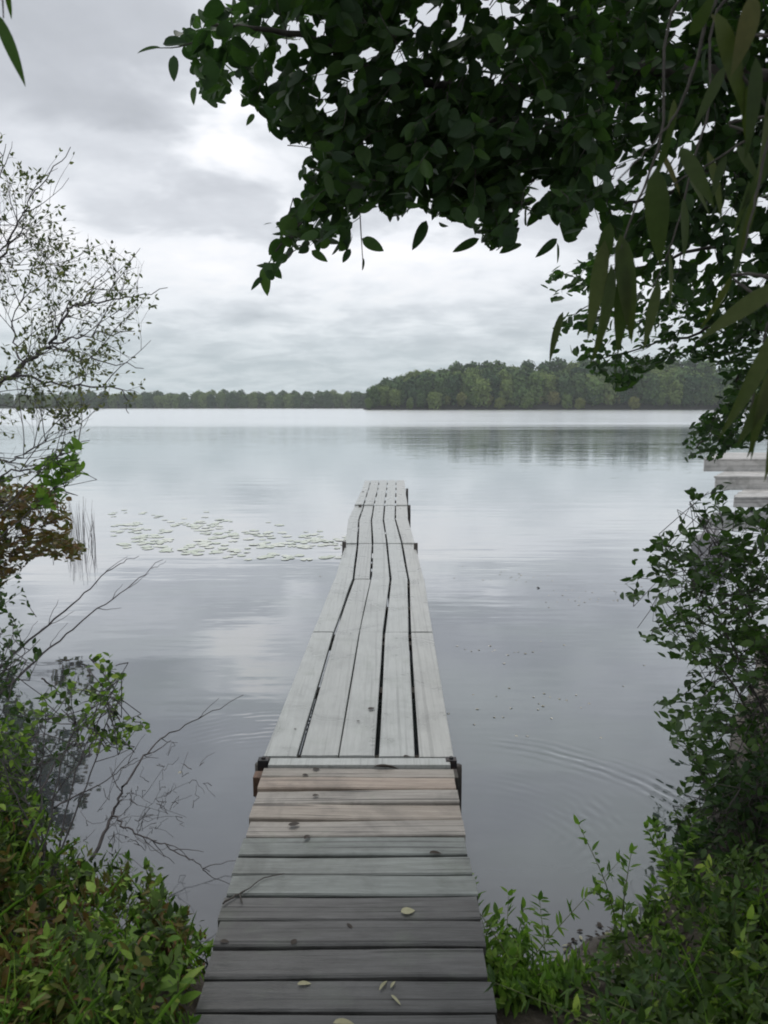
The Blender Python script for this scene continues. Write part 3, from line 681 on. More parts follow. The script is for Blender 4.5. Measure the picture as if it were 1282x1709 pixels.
addlimb([(2.6, 1.8, 4.6), (1.6, 1.2, 4.8), (.5, .6, 4.6), (-.4, .1, 4.3)], .04, .006)
addlimb([(3.1, 2.0, 3.4), (2.2, .8, 3.9), (1.3, -.2, 4.0), (.4, -.9, 3.8)], .035, .006)
LA = []; tw = 0; tries = 0
while tw < 2100 and tries < 90000:
    tries += 1
    px = random.uniform(270, 1400); py = random.uniform(-120, 560)
    if not inpoly(px, py, POLY_A): continue
    Yd = random.triangular(2.2, 3.6, 2.8) + (.6 if px > 1000 else 0)
    p = at(px, py, Y=Yd)
    near = min(random.sample(limbsA, 40), key=lambda q: (q - p).length)
    d_ = (p - near) * .6 + Vector((-.25, .1, -.1)) + rv(.15); ln = random.uniform(.10, .22)
    n0 = len(LA); sprig(mb, LA, p - d_.normalized() * ln * .5, d_, ln, 7, .078, .047, .002, droop=.12, ok=okA, up=.4)
    if len(LA) > n0: tw += 1
# crown above and behind the picture, shading the bank
tw = 0
while tw < 650:
    p = Vector((random.uniform(-1.6, 4.4), random.uniform(-2.2, 3.6), random.uniform(3.0, 5.2)))
    s = proj(p)
    if s and -400 < s[0] < 1500 and s[1] > -380: continue
    if p.length < 1e-6 or (p - Vector((0, 0, CAMZ))).length < 1.6: continue
    if ((p.x - 1.6) / 3.2) ** 2 + ((p.y - .6) / 3) ** 2 > 1: continue
    sprig(mb, LA, p, rv(1) + Vector((0, 0, .1)), .3, 7, .10, .065, .002, ok=okA); tw += 1
# single hanging leaves along the lower edge and the outer sprays
def hang(px, py, px2, py2, Y, w, L=LA):
    a, b = at(px, py, Y=Y), at(px2, py2, Y=Y + random.uniform(-.04, .04)); L.append((a, b - a, Vector((random.uniform(-.6, .6), -1, .35)), (b - a).length * 1.03, w))
for q in [(270, 80, 226, 84, 2.4, .010), (272, 74, 310, 66, 2.4, .040), (290, 92, 290, 134, 2.4, .034), (576, 370, 578, 418, 2.6, .042), (604, 398, 640, 418, 2.6, .044), (585, 415, 572, 438, 2.6, .025), (712, 368, 690, 416, 2.7, .042),
          (800, 398, 756, 420, 2.8, .036), (930, 398, 896, 428, 3.0, .035), (905, 350, 880, 376, 3.0, .045), (945, 370, 950, 405, 3.0, .055), (930, 405, 932, 440, 3.0, .012), (424, 190, 412, 208, 2.4, .018), (455, 372, 440, 374, 2.5, .010),
          (446, 205, 452, 222, 2.4, .012), (505, 282, 500, 300, 2.5, .022), (325, 145, 322, 172, 2.4, .022), (520, 418, 546, 436, 2.6, .030), (606, 430, 606, 452, 2.6, .010), (438, 462, 420, 482, 2.6, .02), (450, 440, 470, 465, 2.6, .035), (440, 445, 446, 492, 2.6, .04)]:
    hang(*q)
mb.tube(smoothpath([at(350, 60, Y=2.45), at(300, 78, Y=2.42), at(262, 80, Y=2.4)], 3), [.003, .0028, .0026, .0024, .002, .0018, .0015], 4)
mb.tube(smoothpath([at(600, 340, Y=2.7), at(603, 395, Y=2.62), at(606, 440, Y=2.6)], 3), [.002] * 7, 4)
tag(mb.build('branches', M['bark'], alder, True)); leaves('leaves', LA, M['alder'], alder, 'fine')

# ------------------------------------------------------------------ B: finer-leaved tree lower right
POLY_B = [(1500, 300), (1500, 780), (1282, 738), (1245, 745), (1215, 752), (1190, 775), (1165, 765), (1148, 782), (1140, 745), (1150, 700), (1190, 690), (1190, 640), (1180, 600), (1145, 600), (1110, 612), (1085, 618), (1060, 650), (1025, 655), (1000, 630), (965, 612),
          (940, 560), (912, 605), (914, 575), (935, 530), (990, 505), (965, 480), (918, 505), (905, 470), (930, 440), (980, 430), (1010, 380), (1000, 330), (1080, 300)]
def okB(mid, tip):
    s = proj(tip)
    if s is None: return True
    if not inpoly(s[0], s[1], POLY_B): return False
    x, y = proj(mid)
    if inhole(x, y): return False
    for (cx, cy, rx, ry, keep) in ((1130, 450, 130, 50, .28), (1010, 560, 60, 60, .45), (1180, 380, 60, 50, .4), (1085, 560, 80, 50, .5), (1230, 470, 60, 60, .4), (1200, 640, 22, 60, .35), (950, 590, 40, 40, .5), (1020, 340, 50, 40, .5)):
        if ((x - cx) / rx) ** 2 + ((y - cy) / ry) ** 2 < 1 and random.random() > keep: return False
    return True
tb = empty('small_leaved_tree', (4.6, 4.0, .4), 'fine-leaved dark tree hanging down to the water at right, under the big crown', 'tree')
mb = MB(); LB = []
limb(mb, [(4.6, 4.0, 0), (4.4, 4.2, 1.5), (4.0, 4.3, 2.8), (3.4, 4.3, 3.6)], .09, .04, n=9)
lb_ = []
for pts in ([(4.2, 4.25, 2.2), at(1282, 420, Y=4.4), at(1100, 440, Y=4.5), at(960, 470, Y=4.5)], [(4.3, 4.2, 1.9), at(1290, 540, Y=4.4), at(1150, 560, Y=4.5), at(1000, 600, Y=4.5)],
            [(4.4, 4.2, 1.6), at(1300, 620, Y=4.3), at(1230, 680, Y=4.3), at(1160, 750, Y=4.3)], [(4.2, 4.25, 2.3), at(1282, 330, Y=4.6), at(1100, 320, Y=4.7)]):
    lb_ += limb(mb, pts, .02, .003)
tw = 0; tries = 0
while tw < 1150 and tries < 60000:
    tries += 1; px = random.uniform(900, 1420); py = random.uniform(300, 785)
    if not inpoly(px, py, POLY_B): continue
    p = at(px, py, Y=random.uniform(3.9, 5.0)); near = min(random.sample(lb_, 30), key=lambda q: (q - p).length)
    d_ = (p - near) * .5 + Vector((-.3, 0, -.1)) + rv(.15); ln = random.uniform(.12, .22); n0 = len(LB)
    sprig(mb, LB, p - d_.normalized() * ln * .5, d_, ln, 7, .062, .036, .002, droop=.1, ok=okB, up=.3)
    if len(LB) > n0: tw += 1
mb.build('branches', M['bark'], tb, True); leaves('leaves', LB, M['alder'], tb, 'mid')

# ------------------------------------------------------------------ C: willow right in front
wl = empty('willow_tree', (1.9, .6, .4), 'willow with long narrow olive leaves hanging in close at the right edge', 'tree')
mb = MB(); LW = []
limb(mb, [(1.9, .6, .0), (1.85, .65, 1.2), (1.7, .75, 2.2), (1.35, .9, 2.9)], .06, .02, n=9)
wst = []
for pts in ([(1.5, .85, 2.6), at(1330, -120, Y=1.15), at(1195, 5, Y=1.15), at(1165, 95, Y=1.15), at(1128, 190, Y=1.15), at(1085, 245, Y=1.15), at(1030, 302, Y=1.15)],
            [(1.6, .8, 2.4), at(1330, 190, Y=1.2), at(1250, 232, Y=1.2), at(1120, 312, Y=1.2)], [(1.7, .75, 2.2), at(1340, 60, Y=1.1), at(1290, 200, Y=1.1), at(1262, 330, Y=1.1), at(1240, 420, Y=1.1)],
            [(1.5, .85, 2.6), at(1240, -80, Y=1.4), at(1100, 250, Y=1.4), at(1040, 400, Y=1.4), at(1010, 520, Y=1.4)], [(1.75, .7, 1.9), at(1340, 470, Y=1.15), at(1290, 520, Y=1.15), at(1270, 600, Y=1.15), at(1250, 700, Y=1.15)],
            [(1.5, .85, 2.6), at(1300, -60, Y=1.5), at(1180, 200, Y=1.5), at(1130, 380, Y=1.5), at(1090, 480, Y=1.5)]):
    wst.append(limb(mb, pts, .0038, .0012, wob=.001, n=6))
def hw(x0, y0, x1, y1, Y, w): hang(x0, y0, x1, y1, Y, w, LW)
for q in [(1195, 20, 1255, 185, 1.1, .030), (1260, -10, 1236, 110, 1.1, .030), (1150, 60, 1200, -10, 1.15, .022), (1095, 280, 1098, 440, 1.15, .036), (1135, 245, 1192, 335, 1.15, .022), (1310, 470, 1172, 556, 1.05, .026), (1300, 540, 1222, 725, 1.05, .024),
          (1262, 95, 1258, 250, 1.1, .020), (1290, 250, 1242, 350, 1.15, .018), (1250, 300, 1232, 400, 1.15, .016), (1125, 165, 1120, 245, 1.2, .014), (1018, 370, 1000, 470, 1.4, .028), (1035, 390, 1060, 560, 1.4, .036), (1010, 400, 985, 560, 1.4, .030), (1020, 440, 1012, 600, 1.4, .026),
          (1045, 440, 1030, 590, 1.4, .03), (1282, 620, 1262, 760, 1.1, .018), (1250, 340, 1225, 470, 1.2, .014), (1210, 110, 1160, 210, 1.3, .018), (1290, 120, 1282, 300, 1.1, .026), (940, 520, 912, 600, 1.9, .020), (1140, 330, 1150, 430, 1.4, .020), (1100, 470, 1075, 580, 1.4, .02), (1180, 250, 1215, 360, 1.3, .016),
          (1300, 620, 1235, 740, 1.1, .022), (1300, 660, 1285, 800, 1.1, .02)]:
    hw(*q)
for st in wst:
    for k in range(2):
        i = random.randrange(6, len(st) - 1); p = st[i]
        dd = Vector((random.gauss(0, .4), random.gauss(0, .4), -1)); s = proj(p + dd.normalized() * .1)
        if s and s[0] < 1010: continue
        if s and 1150 > s[0] and s[1] > 560: continue
        LW.append((p, dd, Vector((random.uniform(-1, 1), -1, .2)), random.uniform(.07, .12), random.uniform(.010, .018)))
mb.build('branches', M['bark'], wl, True); leaves('leaves', LW, M['willow'], wl, 'lance')
# single leaf top left
tl = empty('hanging_willow_twig', at(-10, -60, Y=1.3), 'narrow dark leaf hanging in at the top left corner', 'twig')
mb = MB(); mb.tube([at(-60, -140, Y=1.35), at(-12, -60, Y=1.3), at(4, -10, Y=1.3), at(6, 30, Y=1.3)], [.003, .002, .0015, .001], 5); mb.build('stem', M['twig'], tl, True)
LT = []; hang(-8, 20, 45, 138, 1.3, .020, LT); hang(8, -25, 22, 34, 1.3, .009, LT); leaves('leaves', LT, M['shrub'], tl, 'lance')

# ------------------------------------------------------------------ D: sparse pale tree on the left
def recurse(mb, L, p, d, ln, r, depth, ll, lw, pleaf, keep=None, upb=.05, spread=.55, plane=None):
    n = 5; pts = [p]; dd = d.normalized(); cur = p.copy(); kids = []
    for k in range(n):
        dd = (dd + rv(.10) + Vector((0, 0, upb * .5))).normalized(); cur = cur + dd * ln / n; pts.append(cur.copy())
        if depth > 0 and k >= 1: kids.append((cur.copy(), dd.copy()))
    if keep and not keep(pts[-1]): return
    mb.tube(pts, [r * (1 - .6 * i / n) for i in range(n + 1)], 4 if r < .006 else 6)
    for (q, e) in kids:
        for _ in range(2 if depth > 1 and random.random() < .35 else 1):
            side = e.cross(rv(1)); side.normalize()
            recurse(mb, L, q, e * .8 + side * spread * random.uniform(.8, 1.5) + Vector((0, 0, upb)), ln * random.uniform(.45, .72), r * .5, depth - 1, ll, lw, pleaf, keep, upb, spread)
    if depth == 0:
        for q in pts[1:]:
            if random.random() < pleaf:
                for _ in range(random.choice((1, 1, 2))): L.append((q, dd * .6 + rv(.6), Vector((0, -.3, .6)) + rv(.5), ll * random.uniform(.6, 1.2), lw * random.uniform(.7, 1.1)))
POLY_D = [(-600, -200), (-10, 190), (20, 220), (40, 290), (130, 225), (140, 260), (105, 330), (110, 360), (150, 390), (180, 400), (240, 410), (250, 440), (230, 480), (300, 470), (300, 500), (240, 520), (262, 600), (240, 640), (250, 680), (200, 735), (160, 700), (130, 760), (-10, 860), (-600, 900)]
def okD(p):
    s = proj(p); return s is None or s[0] < -40 or inpoly(s[0], s[1], POLY_D)
lt = empty('sparse_tree', (-3.3, 3.1, .35), 'spindly half-bare tree with small pale leaves reaching in from the left', 'tree')
mb = MB(); LD = []
limb(mb, [(-3.3, 3.1, .0), (-3.1, 3.3, 1.2), (-2.95, 3.5, 2.0), (-2.8, 3.6, 2.8), (-2.75, 3.6, 3.6)], .06, .025, n=8)
main = [([(-3.0, 3.4, 1.75), at(-60, 690, Y=4.0), at(0, 640, Y=4.0), at(45, 605, Y=4.0), at(85, 575, Y=4.05), at(105, 530, Y=4.1), at(140, 495, Y=4.1), at(190, 440, Y=4.2)], .022),
        ([at(85, 575, Y=4.05), at(150, 560, Y=4.1), at(225, 553, Y=4.2)], .006), ([at(130, 507, Y=4.1), at(200, 500, Y=4.2), at(280, 480, Y=4.3)], .006),
        ([at(85, 575, Y=4.05), at(150, 600, Y=4.0), at(240, 615, Y=4.0)], .006), ([at(20, 625, Y=4.0), at(100, 640, Y=3.9), at(200, 650, Y=3.9), at(215, 690, Y=3.9)], .007),
        ([(-2.9, 3.5, 2.2), at(-60, 500, Y=4.2), at(0, 430, Y=4.2), at(30, 370, Y=4.2), at(60, 320, Y=4.2), at(118, 245, Y=4.2)], .010),
        ([(-2.9, 3.5, 2.3), at(-60, 460, Y=4.4), at(20, 400, Y=4.4), at(60, 380, Y=4.3)], .008), ([(-2.95, 3.5, 2.0), at(-60, 740, Y=3.8), at(10, 770, Y=3.8), at(40, 760, Y=3.8), at(90, 720, Y=3.8)], .009),
        ([(-2.95, 3.5, 1.9), at(-60, 820, Y=3.7), at(10, 790, Y=3.7), at(80, 775, Y=3.7), at(150, 735, Y=3.8)], .009), ([(-2.9, 3.5, 2.5), at(-50, 380, Y=4.5), at(-5, 300, Y=4.5), at(10, 240, Y=4.5)], .008),
        ([at(40, 612, Y=4.0), at(20, 560, Y=4.2), at(40, 480, Y=4.3), at(80, 420, Y=4.3)], .006)]
for pts, r in main:
    q = limb(mb, pts, r, .0018, wob=.008, n=6)
    for i in range(4, len(q) - 1, 2):
        e = (q[i + 1] - q[i - 1]).normalized()
        for _ in range(2 if i % 4 else 1):
            s_ = e.cross(rv(1)); s_.normalize()
            recurse(mb, LD, q[i], e * .8 + s_ * .8, random.uniform(.18, .42), .0028, 2 if random.random() < .7 else 1, .032, .016, .36, okD, .06)
mb.build('branches', M['twig'], lt, True); leaves('leaves', LD, M['left_tree'], lt, 'low')

# ------------------------------------------------------------------ generic polygon-bounded shrub
def shrub(name, label, base, poly, n, yr, leaf, lm, bm, sparse=(), nstem=8, sr=.010, extra_out=True, sl_=.16, droop=.02, group=None, tpl='mid', cat='shrub', bias=None):
    o = empty(name, base, label, cat, group); mb = MB(); L = []; stems = []
    xs_ = [q[0] for q in poly]; ys_ = [q[1] for q in poly]
    def ok(mid, tip):
        s = proj(tip)
        if s is None: return True
        if not inpoly(s[0], s[1], poly): return False
        x, y = proj(mid)
        for (cx, cy, rx, ry, keep) in sparse:
            if ((x - cx) / rx) ** 2 + ((y - cy) / ry) ** 2 < 1 and random.random() > keep: return False
        return True
    cen = [(random.uniform(min(xs_), max(xs_)), random.uniform(min(ys_), max(ys_))) for _ in range(400)]
    cen = [c for c in cen if inpoly(c[0], c[1], poly)][:nstem]
    B = Vector(base)
    for c in cen:
        e = at(c[0], c[1], Y=random.uniform(*yr)); m_ = B.lerp(e, .5) + Vector((0, 0, .12 * (e - B).length)) + rv(.03)
        stems += limb(mb, [B + rv(.04) * 1.0, m_, e], sr, .0015, sub=8, wob=.003, n=5)
    got = tries = 0
    while got < n and tries < n * 60:
        tries += 1; px = random.uniform(min(xs_), max(xs_)); py = random.uniform(min(ys_), max(ys_))
        if not inpoly(px, py, poly): continue
        if bias and random.random() > bias(px, py): continue
        p = at(px, py, Y=random.uniform(*yr))
        near = min(random.sample(stems, min(30, len(stems))), key=lambda q: (q - p).length)
        d_ = (p - near) * .8 + Vector((0, 0, .12)) + rv(.12); n0 = len(L)
        a = p - d_.normalized() * sl_ * .5
        if (a - near).length > .35 and random.random() < .5: a = a
        elif (a - near).length < .5: mb.tube([near, near.lerp(a, .5) + rv(.008), a], [.0022, .002, .0018], 3)
        sprig(mb, L, a, d_, sl_ * random.uniform(.7, 1.2), 6, leaf[0], leaf[1], .0018, droop=droop, ok=ok, up=.8)
        if len(L) > n0: got += 1
    mb.build('branches', M[bm], o, True); leaves('leaves', L, M[lm], o, tpl); return o

# right shrub, dark
POLY_R = [(1420, 800), (1282, 838), (1235, 845), (1205, 830), (1225, 800), (1200, 795), (1185, 830), (1150, 800), (1140, 820), (1155, 850), (1120, 860), (1130, 880), (1090, 890), (1070, 915), (1045, 925), (1025, 935), (1028, 975), (1050, 985), (1030, 1000), (1070, 1020), (1110, 1030),
          (1050, 1075), (1085, 1085), (1130, 1095), (1150, 1130), (1120, 1160), (1068, 1178), (1085, 1205), (1125, 1215), (1110, 1240), (1150, 1260), (1150, 1290), (1110, 1310), (1140, 1325), (1130, 1360), (1090, 1350), (1085, 1375), (1120, 1420), (1070, 1430), (1060, 1470), (1120, 1500), (1420, 1520)]
shrub('leafy_shrub', 'dark leafy shrub leaning over the water on the right bank', (2.0, 3.2, .15), POLY_R, 1050, (2.9, 4.2), (.058, .032), 'shrub', 'bark', nstem=14,
      sparse=((1180, 915, 26, 26, .3), (1240, 1150, 40, 50, .6), (1090, 1140, 40, 20, .4), (1230, 880, 20, 12, .3)),
      bias=lambda x, y: min(1, .42 + max(0, (x - 1080)) / 180 + (.5 if y > 1380 else 0)))
# denser dark base of the right bank
POLY_R2 = [(1420, 1240), (1282, 1250), (1220, 1280), (1170, 1330), (1150, 1370), (1110, 1400), (1120, 1450), (1080, 1500), (1420, 1560)]
shrub('dark_shrub', 'low dense dark shrub at the foot of the leaning one on the right bank', (1.9, 2.9, .15), POLY_R2, 520, (2.7, 3.4), (.05, .03), 'alder', 'bark', nstem=12)
# left shrubs
shrub('fresh_shrub', 'bright green sprig of upright leaves against the lake at left', (-2.5, 3.3, .25), [(60, 850), (55, 800), (70, 760), (105, 745), (120, 722), (130, 735), (155, 735), (135, 760), (140, 790), (110, 815), (95, 850)], 34, (3.5, 3.8), (.075, .036), 'fresh', 'twig', nstem=3)
shrub('rusty_shrub', 'shrub turning rusty brown and olive at the left edge above the water', (-4.2, 6.2, .1), [(-120, 800), (0, 810), (60, 800), (110, 830), (125, 865), (120, 900), (145, 905), (140, 935), (60, 930), (20, 960), (0, 1000), (-120, 1040)], 420, (5.6, 6.6), (.075, .042), 'brown', 'twig', nstem=10,
      bias=lambda x, y: 1)
shrub('tangled_shrub', 'tangled purplish shrub with small green leaves at the left edge over the water', (-2.1, 2.7, .2), [(-150, 940), (10, 930), (40, 960), (55, 1000), (40, 1040), (60, 1060), (80, 1080), (50, 1120), (30, 1180), (70, 1180), (110, 1160), (130, 1200), (115, 1300), (60, 1380), (-150, 1420)], 190, (2.9, 3.5), (.036, .021), 'shrub', 'twig', nstem=14,
      sparse=((60, 1200, 60, 60, .6),))
shrub('round_leaved_shrub', 'light sprays of small green leaves in front of the water at lower left', (-1.25, 2.5, .25), [(90, 1130), (110, 1120), (170, 1080), (200, 1085), (225, 1120), (215, 1160), (200, 1190), (258, 1205), (262, 1230), (200, 1250), (180, 1275), (130, 1250), (100, 1220), (60, 1200), (50, 1330), (110, 1380), (-20, 1400), (-20, 1180), (60, 1160)], 125, (2.5, 2.8), (.034, .021), 'herb', 'twig', nstem=7, sr=.0045)
shrub('orange_tipped_shrub', 'small low shrub with rust-coloured leaf tips by the water at far left', (-4.5, 7.2, .1), [(60, 905), (90, 885), (140, 900), (150, 920), (120, 940), (80, 930)], 22, (7.0, 7.4), (.09, .05), 'brown', 'twig', nstem=3)

shrub('edge_thicket', 'dense dark green thicket at the left edge below the rusty shrub', (-2.6, 3.1, .1), [(-200, 960), (0, 960), (22, 1000), (10, 1060), (40, 1100), (30, 1160), (60, 1200), (50, 1290), (90, 1340), (60, 1400), (-200, 1450)], 260, (3.0, 3.7), (.045, .027), 'shrub', 'twig', nstem=12)
shrub('olive_shrub', 'olive shrub behind the rusty one at the left edge, touching the bare tree', (-4.6, 6.6, .1), [(-150, 760), (0, 780), (30, 800), (50, 850), (20, 900), (0, 960), (-150, 980)], 120, (6.3, 7.2), (.08, .045), 'herb', 'twig', nstem=6)

# dead branches over the water, plus one modelled reflection
def dead(label, pts, r, twigs=6, mt='twig'):
    mb = MB(); q = limb(mb, pts, r, .0015, sub=7, wob=.004, n=5)
    for _ in range(twigs):
        i = random.randrange(4, len(q) - 2); e = (q[i + 1] - q[i]).normalized(); s_ = e.cross(rv(1)).normalized()
        limb(mb, [q[i], q[i] + (e + s_ * .6) * .05, q[i] + (e * 1.2 + s_ * .5) * .11], .0022, .001, sub=3, wob=.002, n=4)
    o = mb.build('dead_branch', M[mt], None, True); tag(o, label, 'branch')
dead('long bare branch slanting out over the water at left, upper of two', [at(-60, 1180, Y=3.2), at(20, 1095, Y=3.4), at(120, 1010, Y=3.7), at(185, 950, Y=4.0), at(232, 928, Y=4.2)], .008, 8)
dead('long bare branch slanting out over the water at left, lower of two', [at(-60, 1220, Y=3.0), at(20, 1140, Y=3.2), at(110, 1058, Y=3.5), at(200, 990, Y=3.8), at(272, 934, Y=4.1)], .008, 5)
dead('bare branch rising from the water toward the pier at lower left', [at(150, 1440, Y=2.9), at(186, 1358, Y=3.1), at(215, 1300, Y=3.2), at(260, 1240, Y=3.4), at(320, 1205, Y=3.6), at(406, 1160, Y=3.8)], .009, 9)
dead('reflection of the rising bare branch near the bank, modelled as a thin crooked branch', [at(186, 1358, Y=3.08), at(215, 1385, Y=3.0), at(260, 1405, Y=2.9), at(310, 1430, Y=2.85), at(350, 1455, Y=2.8)], .005, 7)  # solid branch added in place of the rising branch's reflection in the water
dead('bare stick leaning through the leaves at lower left', [at(60, 1330, Y=2.8), at(120, 1240, Y=3.0), at(200, 1150, Y=3.2)], .005, 4)
for i, (x0, y0, x1, y1) in enumerate([(40, 1390, 160, 1230), (90, 1350, 230, 1265), (70, 1130, 110, 1180), (0, 1300, 90, 1180)]):
    dead(('stick crossing low at left beside the dense bank leaves', 'faint stick slanting right just over the water at lower left', 'short crooked stick below the two long branches', 'dark stick at the very left edge among tangled twigs')[i],
         [at(x0, y0, Y=2.8), at((x0 + x1) / 2 + 5, (y0 + y1) / 2, Y=2.9), at(x1, y1, Y=3.0)], .004, 3)
mb = MB()
for k in range(60):
    px = random.gauss(235, 45); py = 1385 - (px - 150) * .35 + random.gauss(0, 35)
    p = at(px, py, Y=random.uniform(2.8, 3.2)); 
    if p.z < .02: p.z = .02
    limb(mb, [p, p + rv(.03), p + rv(.05) + Vector((.04, 0, .03))], .0018, .0008, sub=3, n=3)
tag(mb.build('brush_twigs', M['twig'], None, True), 'tangle of fine bare twigs at the water edge at lower left', 'twigs', kind='stuff')

# reeds
reeds = MB()
for k in range(34):
    px = random.choice((random.uniform(108, 158), random.gauss(135, 12))); b = at(px, 905 + random.uniform(-6, 6), z=0)
    hgt = random.uniform(.3, .75); l = random.gauss(0, .04)
    reeds.tube([b + Vector((0, 0, -.1)), b + Vector((l * .4, 0, hgt * .5)), b + Vector((l, 0, hgt))], [.004, .0035, .0015], 4)
tag(reeds.build('reeds', M['grey_twig'], None, True), 'upright grey reeds standing in the water at left', 'reeds', kind='stuff')

# ------------------------------------------------------------------ bank plants
PL_ = [(-400, 1230), (0, 1260), (60, 1330), (110, 1395), (200, 1410), (262, 1440), (270, 1480), (300, 1520), (340, 1540), (352, 1590), (335, 1640), (318, 1720), (200, 1900), (-400, 1900)]
PR_ = [(1700, 1350), (1282, 1400), (1180, 1440), (1120, 1470), (1090, 1500), (1010, 1560), (985, 1600), (960, 1640), (900, 1645), (860, 1600), (845, 1560), (830, 1570), (812, 1600), (822, 1680), (850, 1800), (1700, 1900)]
def bank_plant(x, y, side, kind, label, group, hgt=None, okp=None):
    tone = random.choice(('herb', 'fresh', 'dim', 'herb', 'brown') if side == 'l' else ('herb', 'dim', 'dim', 'shrub')) if group else 'fresh'
    if group: label = label % ({'herb': 'mid-green', 'shrub': 'dark green', 'dim': 'dark olive', 'fresh': 'bright green', 'brown': 'rust-tinged'}[tone] + (' feathery' if kind == 'fern' else ' leafy'), 'near the waterline' if y > 2.25 else 'beside the gangway' if abs(x) < 1.0 else 'nearest the camera' if y < 1.8 else 'in the middle')
    z = max(.02, ground_h(x, y)) - .02; base = Vector((x, y, z)); o = empty('bank_plant', base, label, 'plant', group); mb = MB(); L = []
    ns = {'herb': 4, 'fern': 5, 'tall': 2}[kind]
    for _ in range(ns):
        h_ = (hgt or random.uniform(.16, .38)) * random.uniform(.8, 1.1); lean = Vector((random.gauss(0, .12), random.gauss(.03, .12), 0)) * (2.2 if kind == 'fern' else 1)
        pts = smoothpath([base, base + lean * .35 * 1.0 + Vector((0, 0, h_ * .55)), base + lean * (1.0) + Vector((0, 0, h_ * (.85 if kind == 'fern' else 1)))], 6)
        pr = proj(pts[-1])
        if okp and pr and not inpoly(pr[0], pr[1], okp): continue
        mb.tube(pts, [.0028 - .0018 * i / (len(pts) - 1) for i in range(len(pts))], 4)
        n = len(pts)
        for i in range(2, n):
            e = (pts[i] - pts[i - 1]).normalized()
            for sgn in (1, -1):
                s_ = e.cross(Vector((0, -1, .3)) if kind == 'fern' else rv(1)).normalized() * sgn
                ll = {'herb': .055, 'fern': .06, 'tall': .06}[kind] * (1.15 - .5 * i / n); lw = ll * {'herb': .42, 'fern': .22, 'tall': .30}[kind]
                for _r in range(2 if kind != 'tall' else 1):
                    L.append((pts[i] + rv(.004), s_ + e * .45 + rv(.25), Vector((0, 0, 1)) + rv(.4), ll * random.uniform(.7, 1.15), lw))
        L.append((pts[-1], Vector((0, 0, 1)) + rv(.4), Vector((0, -1, .5)) + rv(.3), .045, .02))
    if L:
        mb.build('stems', M['stem'], o, True); leaves('leaves', L, M[tone], o, 'mid')
    else: bpy.data.objects.remove(o)
def scatter_under(name, label, poly, xr, yr, n, side, mats, hmax):
    L = {k: [] for k in mats}; c = 0; tries = 0
    while c < n and tries < n * 30:
        tries += 1; x = random.uniform(*xr); y = random.uniform(*yr)
        g_ = ground_h(x, y)
        if g_ < .02: continue
        hh = hmax * (.5 + .7 * mnoise.noise(Vector((x * 2.2, y * 2.2, 5))) + .35)
        p = Vector((x, y, g_ + random.random() ** .7 * max(.05, hh)))
        s = proj(p)
        if s and 0 < s[0] < 1282 and s[1] < 1740 and not inpoly(s[0], s[1], poly): continue
        if abs(x) < .56 and y > .3: continue
        if side == 'r' and s and s[0] < 990 and s[1] < 1660 and s[0] > 850: continue
        k = mats[int((mnoise.noise(Vector((x * 2.7, y * 2.7, 9))) * .5 + .5 + random.gauss(0, .12)) * len(mats)) % len(mats)]
        ll = random.choice((random.uniform(.012, .024), random.uniform(.018, .035), random.uniform(.015, .03), random.uniform(.025, .055))); L[k].append((p, rv(1) + Vector((0, 0, .2)), Vector((0, -.3, 1)) + rv(.45), ll, ll * random.choice((.22, .3, .45, .6)))); c += 1
    for k in mats:
        if L[k]: tag(leaves(name, L[k], M[k], None, 'mid'), label % {'herb': 'mixed green', 'fresh': 'bright green', 'shrub': 'dark green', 'brown': 'rusty', 'dim': 'dark olive'}[k], 'undergrowth', kind='stuff')
scatter_under('undergrowth', '%s undergrowth leaves covering the left bank', PL_, (-3.2, -.5), (.8, 3.4), 17000, 'l', ['dim', 'herb', 'brown', 'fresh', 'herb', 'dim', 'herb'], .38)
scatter_under('undergrowth', '%s undergrowth leaves covering the right bank', PR_, (.56, 3.2), (.8, 3.6), 18000, 'r', ['dim', 'shrub', 'dim', 'herb', 'dim'], .34)
random.seed(21)
c = 0
while c < 62:
    x, y = random.uniform(-2.0, -.58), random.uniform(1.4, 2.9)
    if ground_h(x, y) < .03: continue
    bank_plant(x, y, 'l', random.choice(('herb', 'fern', 'herb')), '%s plant %s of the left bank thicket', 'leafy plants on the left bank', okp=PL_); c += 1
c = 0
while c < 62:
    x, y = random.uniform(.62, 2.3), random.uniform(1.4, 3.0)
    if ground_h(x, y) < .03 or (x < 1.1 and y > 2.0): continue
    bank_plant(x, y, 'r', random.choice(('herb', 'fern', 'herb')), '%s plant %s of the right bank thicket', 'leafy plants on the right bank', okp=PR_); c += 1
def pxplant(px, py, kind, hgt, label):
    q = at(px, py, z=.12); bank_plant(q.x, q.y, 'r', kind, label, None, hgt)
pxplant(855, 1590, 'tall', .20, 'bright yellow-green upright plant beside the gangway at right')
pxplant(842, 1620, 'tall', .14, 'short green plant at the foot of the upright one beside the gangway')
pxplant(1035, 1560, 'tall', .30, 'tall thin plant with narrow drooping leaves over the right shallows')
pxplant(1075, 1540, 'herb', .22, 'broad-leaved plant at the edge of the right shallows')
pxplant(800, 1705, 'herb', .12, 'small plant poking over the near right corner of the gangway')
pxplant(345, 1560, 'tall', .14, 'small yellow-green plant against the left side of the gangway')
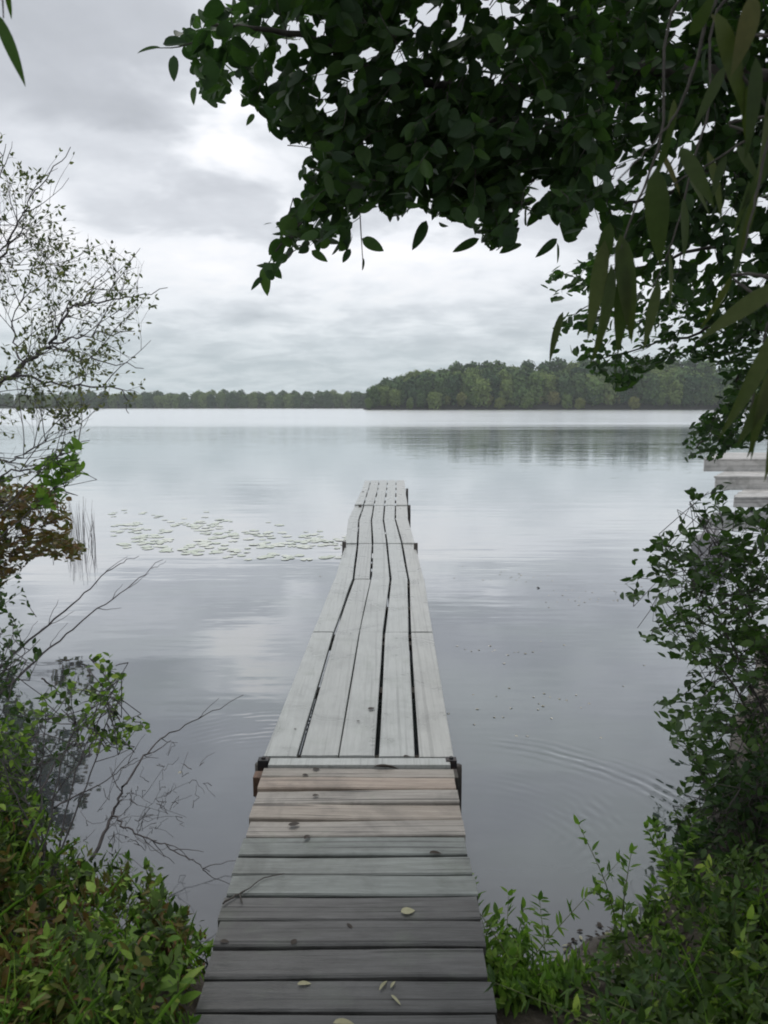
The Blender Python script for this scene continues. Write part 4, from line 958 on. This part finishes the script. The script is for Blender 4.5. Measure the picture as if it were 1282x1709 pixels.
for (px, py, hh, kd, lb) in [(880, 1690, .12, 'fern', 'feathery bright plant beside the near right corner of the gangway'), (830, 1650, .14, 'fern', 'feathery plant pressed against the right side of the gangway'), (900, 1700, .10, 'herb', 'low leafy plant on the mud near the bottom edge'),
        (835, 1700, .10, 'fern', 'low feathery plant at the very bottom against the gangway'), (875, 1709, .10, 'herb', 'low leafy plant at the very bottom right of the gangway'), (915, 1680, .09, 'fern', 'tiny feathery plant on the bare mud at right'), (1130, 1500, .25, 'herb', 'leafy plant where the right bank meets the dark shrub'), (860, 1640, .12, 'herb', 'small leafy plant in front of the upright one at right')]: pxplant(px, py, kd, hh, lb)
for side, (x0, x1), nm in (('l', (-2.4, -.6), 'left'), ('r', (.6, 2.6), 'right')):
    L = []
    for _ in range(90):
        x, y = random.uniform(x0, x1), random.uniform(1.2, 2.75)
        if ground_h(x, y) < .03 or (side == 'r' and x < 1.1 and y > 2.0): continue
        for _k in range(9):
            b = Vector((x, y, ground_h(x, y))) + Vector((random.gauss(0, .02), random.gauss(0, .02), 0)); ln = random.uniform(.18, .42)
            e = Vector((random.gauss(0, .45), random.gauss(0, .45), 1)); q = proj(b + e.normalized() * ln)
            if q and q[0] > 0 and not inpoly(q[0], q[1] + 10, PL_ if side == 'l' else PR_): continue
            L.append((b, e, Vector((-e.x, -e.y, .3)) + rv(.2), ln, random.uniform(.004, .008)))
    tag(leaves('grass', L, M['fresh'], None, 'lance'), 'long thin grass blades arching through the %s bank plants' % nm, 'grass', kind='stuff')
L = []
for k in range(900):
    x, y = random.uniform(.5, 1.4), random.uniform(1.5, 2.7); g_ = ground_h(x, y)
    if g_ < -.03: continue
    L.append((Vector((x, y, max(g_, .0) + .006)), Vector((random.gauss(0, 1), random.gauss(0, 1), 0)), Vector((0, 0, 1)) + rv(.2), random.uniform(.012, .04), random.uniform(.008, .018)))
h_ = len(L) * 2 // 3
tag(leaves('leaf_litter', L[:h_], M['dark_litter'], None, 'low'), 'dark rotting leaves strewn on the mud right of the gangway', 'leaf litter', kind='stuff')
tag(leaves('leaf_litter', L[h_:], M['litter'], None, 'low'), 'pale dry leaves strewn on the mud right of the gangway', 'leaf litter', kind='stuff')
# big pale leaves standing out at lower left
for i, (px, py, h_) in enumerate([(160, 1660, .20), (290, 1640, .18), (215, 1580, .24)]):
    q = at(px, py, z=.45); b = Vector((q.x, q.y, .3)); o = empty('broad_leaved_plant', b, ('yellow-green plant with broad pointed leaves in the lower left corner', 'yellow-green plant with broad leaves next to the left side of the gangway', 'bright plant with broad leaves above the others on the left bank')[i], 'plant')
    L = []; mb = MB(); mb.tube([b, b + Vector((.01, 0, .1)), b + Vector((.01, .01, .17))], [.004, .003, .002], 5); mb.build('stem', M['stem'], o, True)
    for k in range(8):
        a = k * 2.4; e = Vector((math.cos(a), math.sin(a), random.uniform(.1, .9))); L.append((b + Vector((.01, .01, .08 + .012 * k)), e, Vector((0, 0, 1)) + rv(.2), random.uniform(.07, .11), random.uniform(.025, .038)))
    leaves('leaves', L, M['fresh'], o, 'fine')
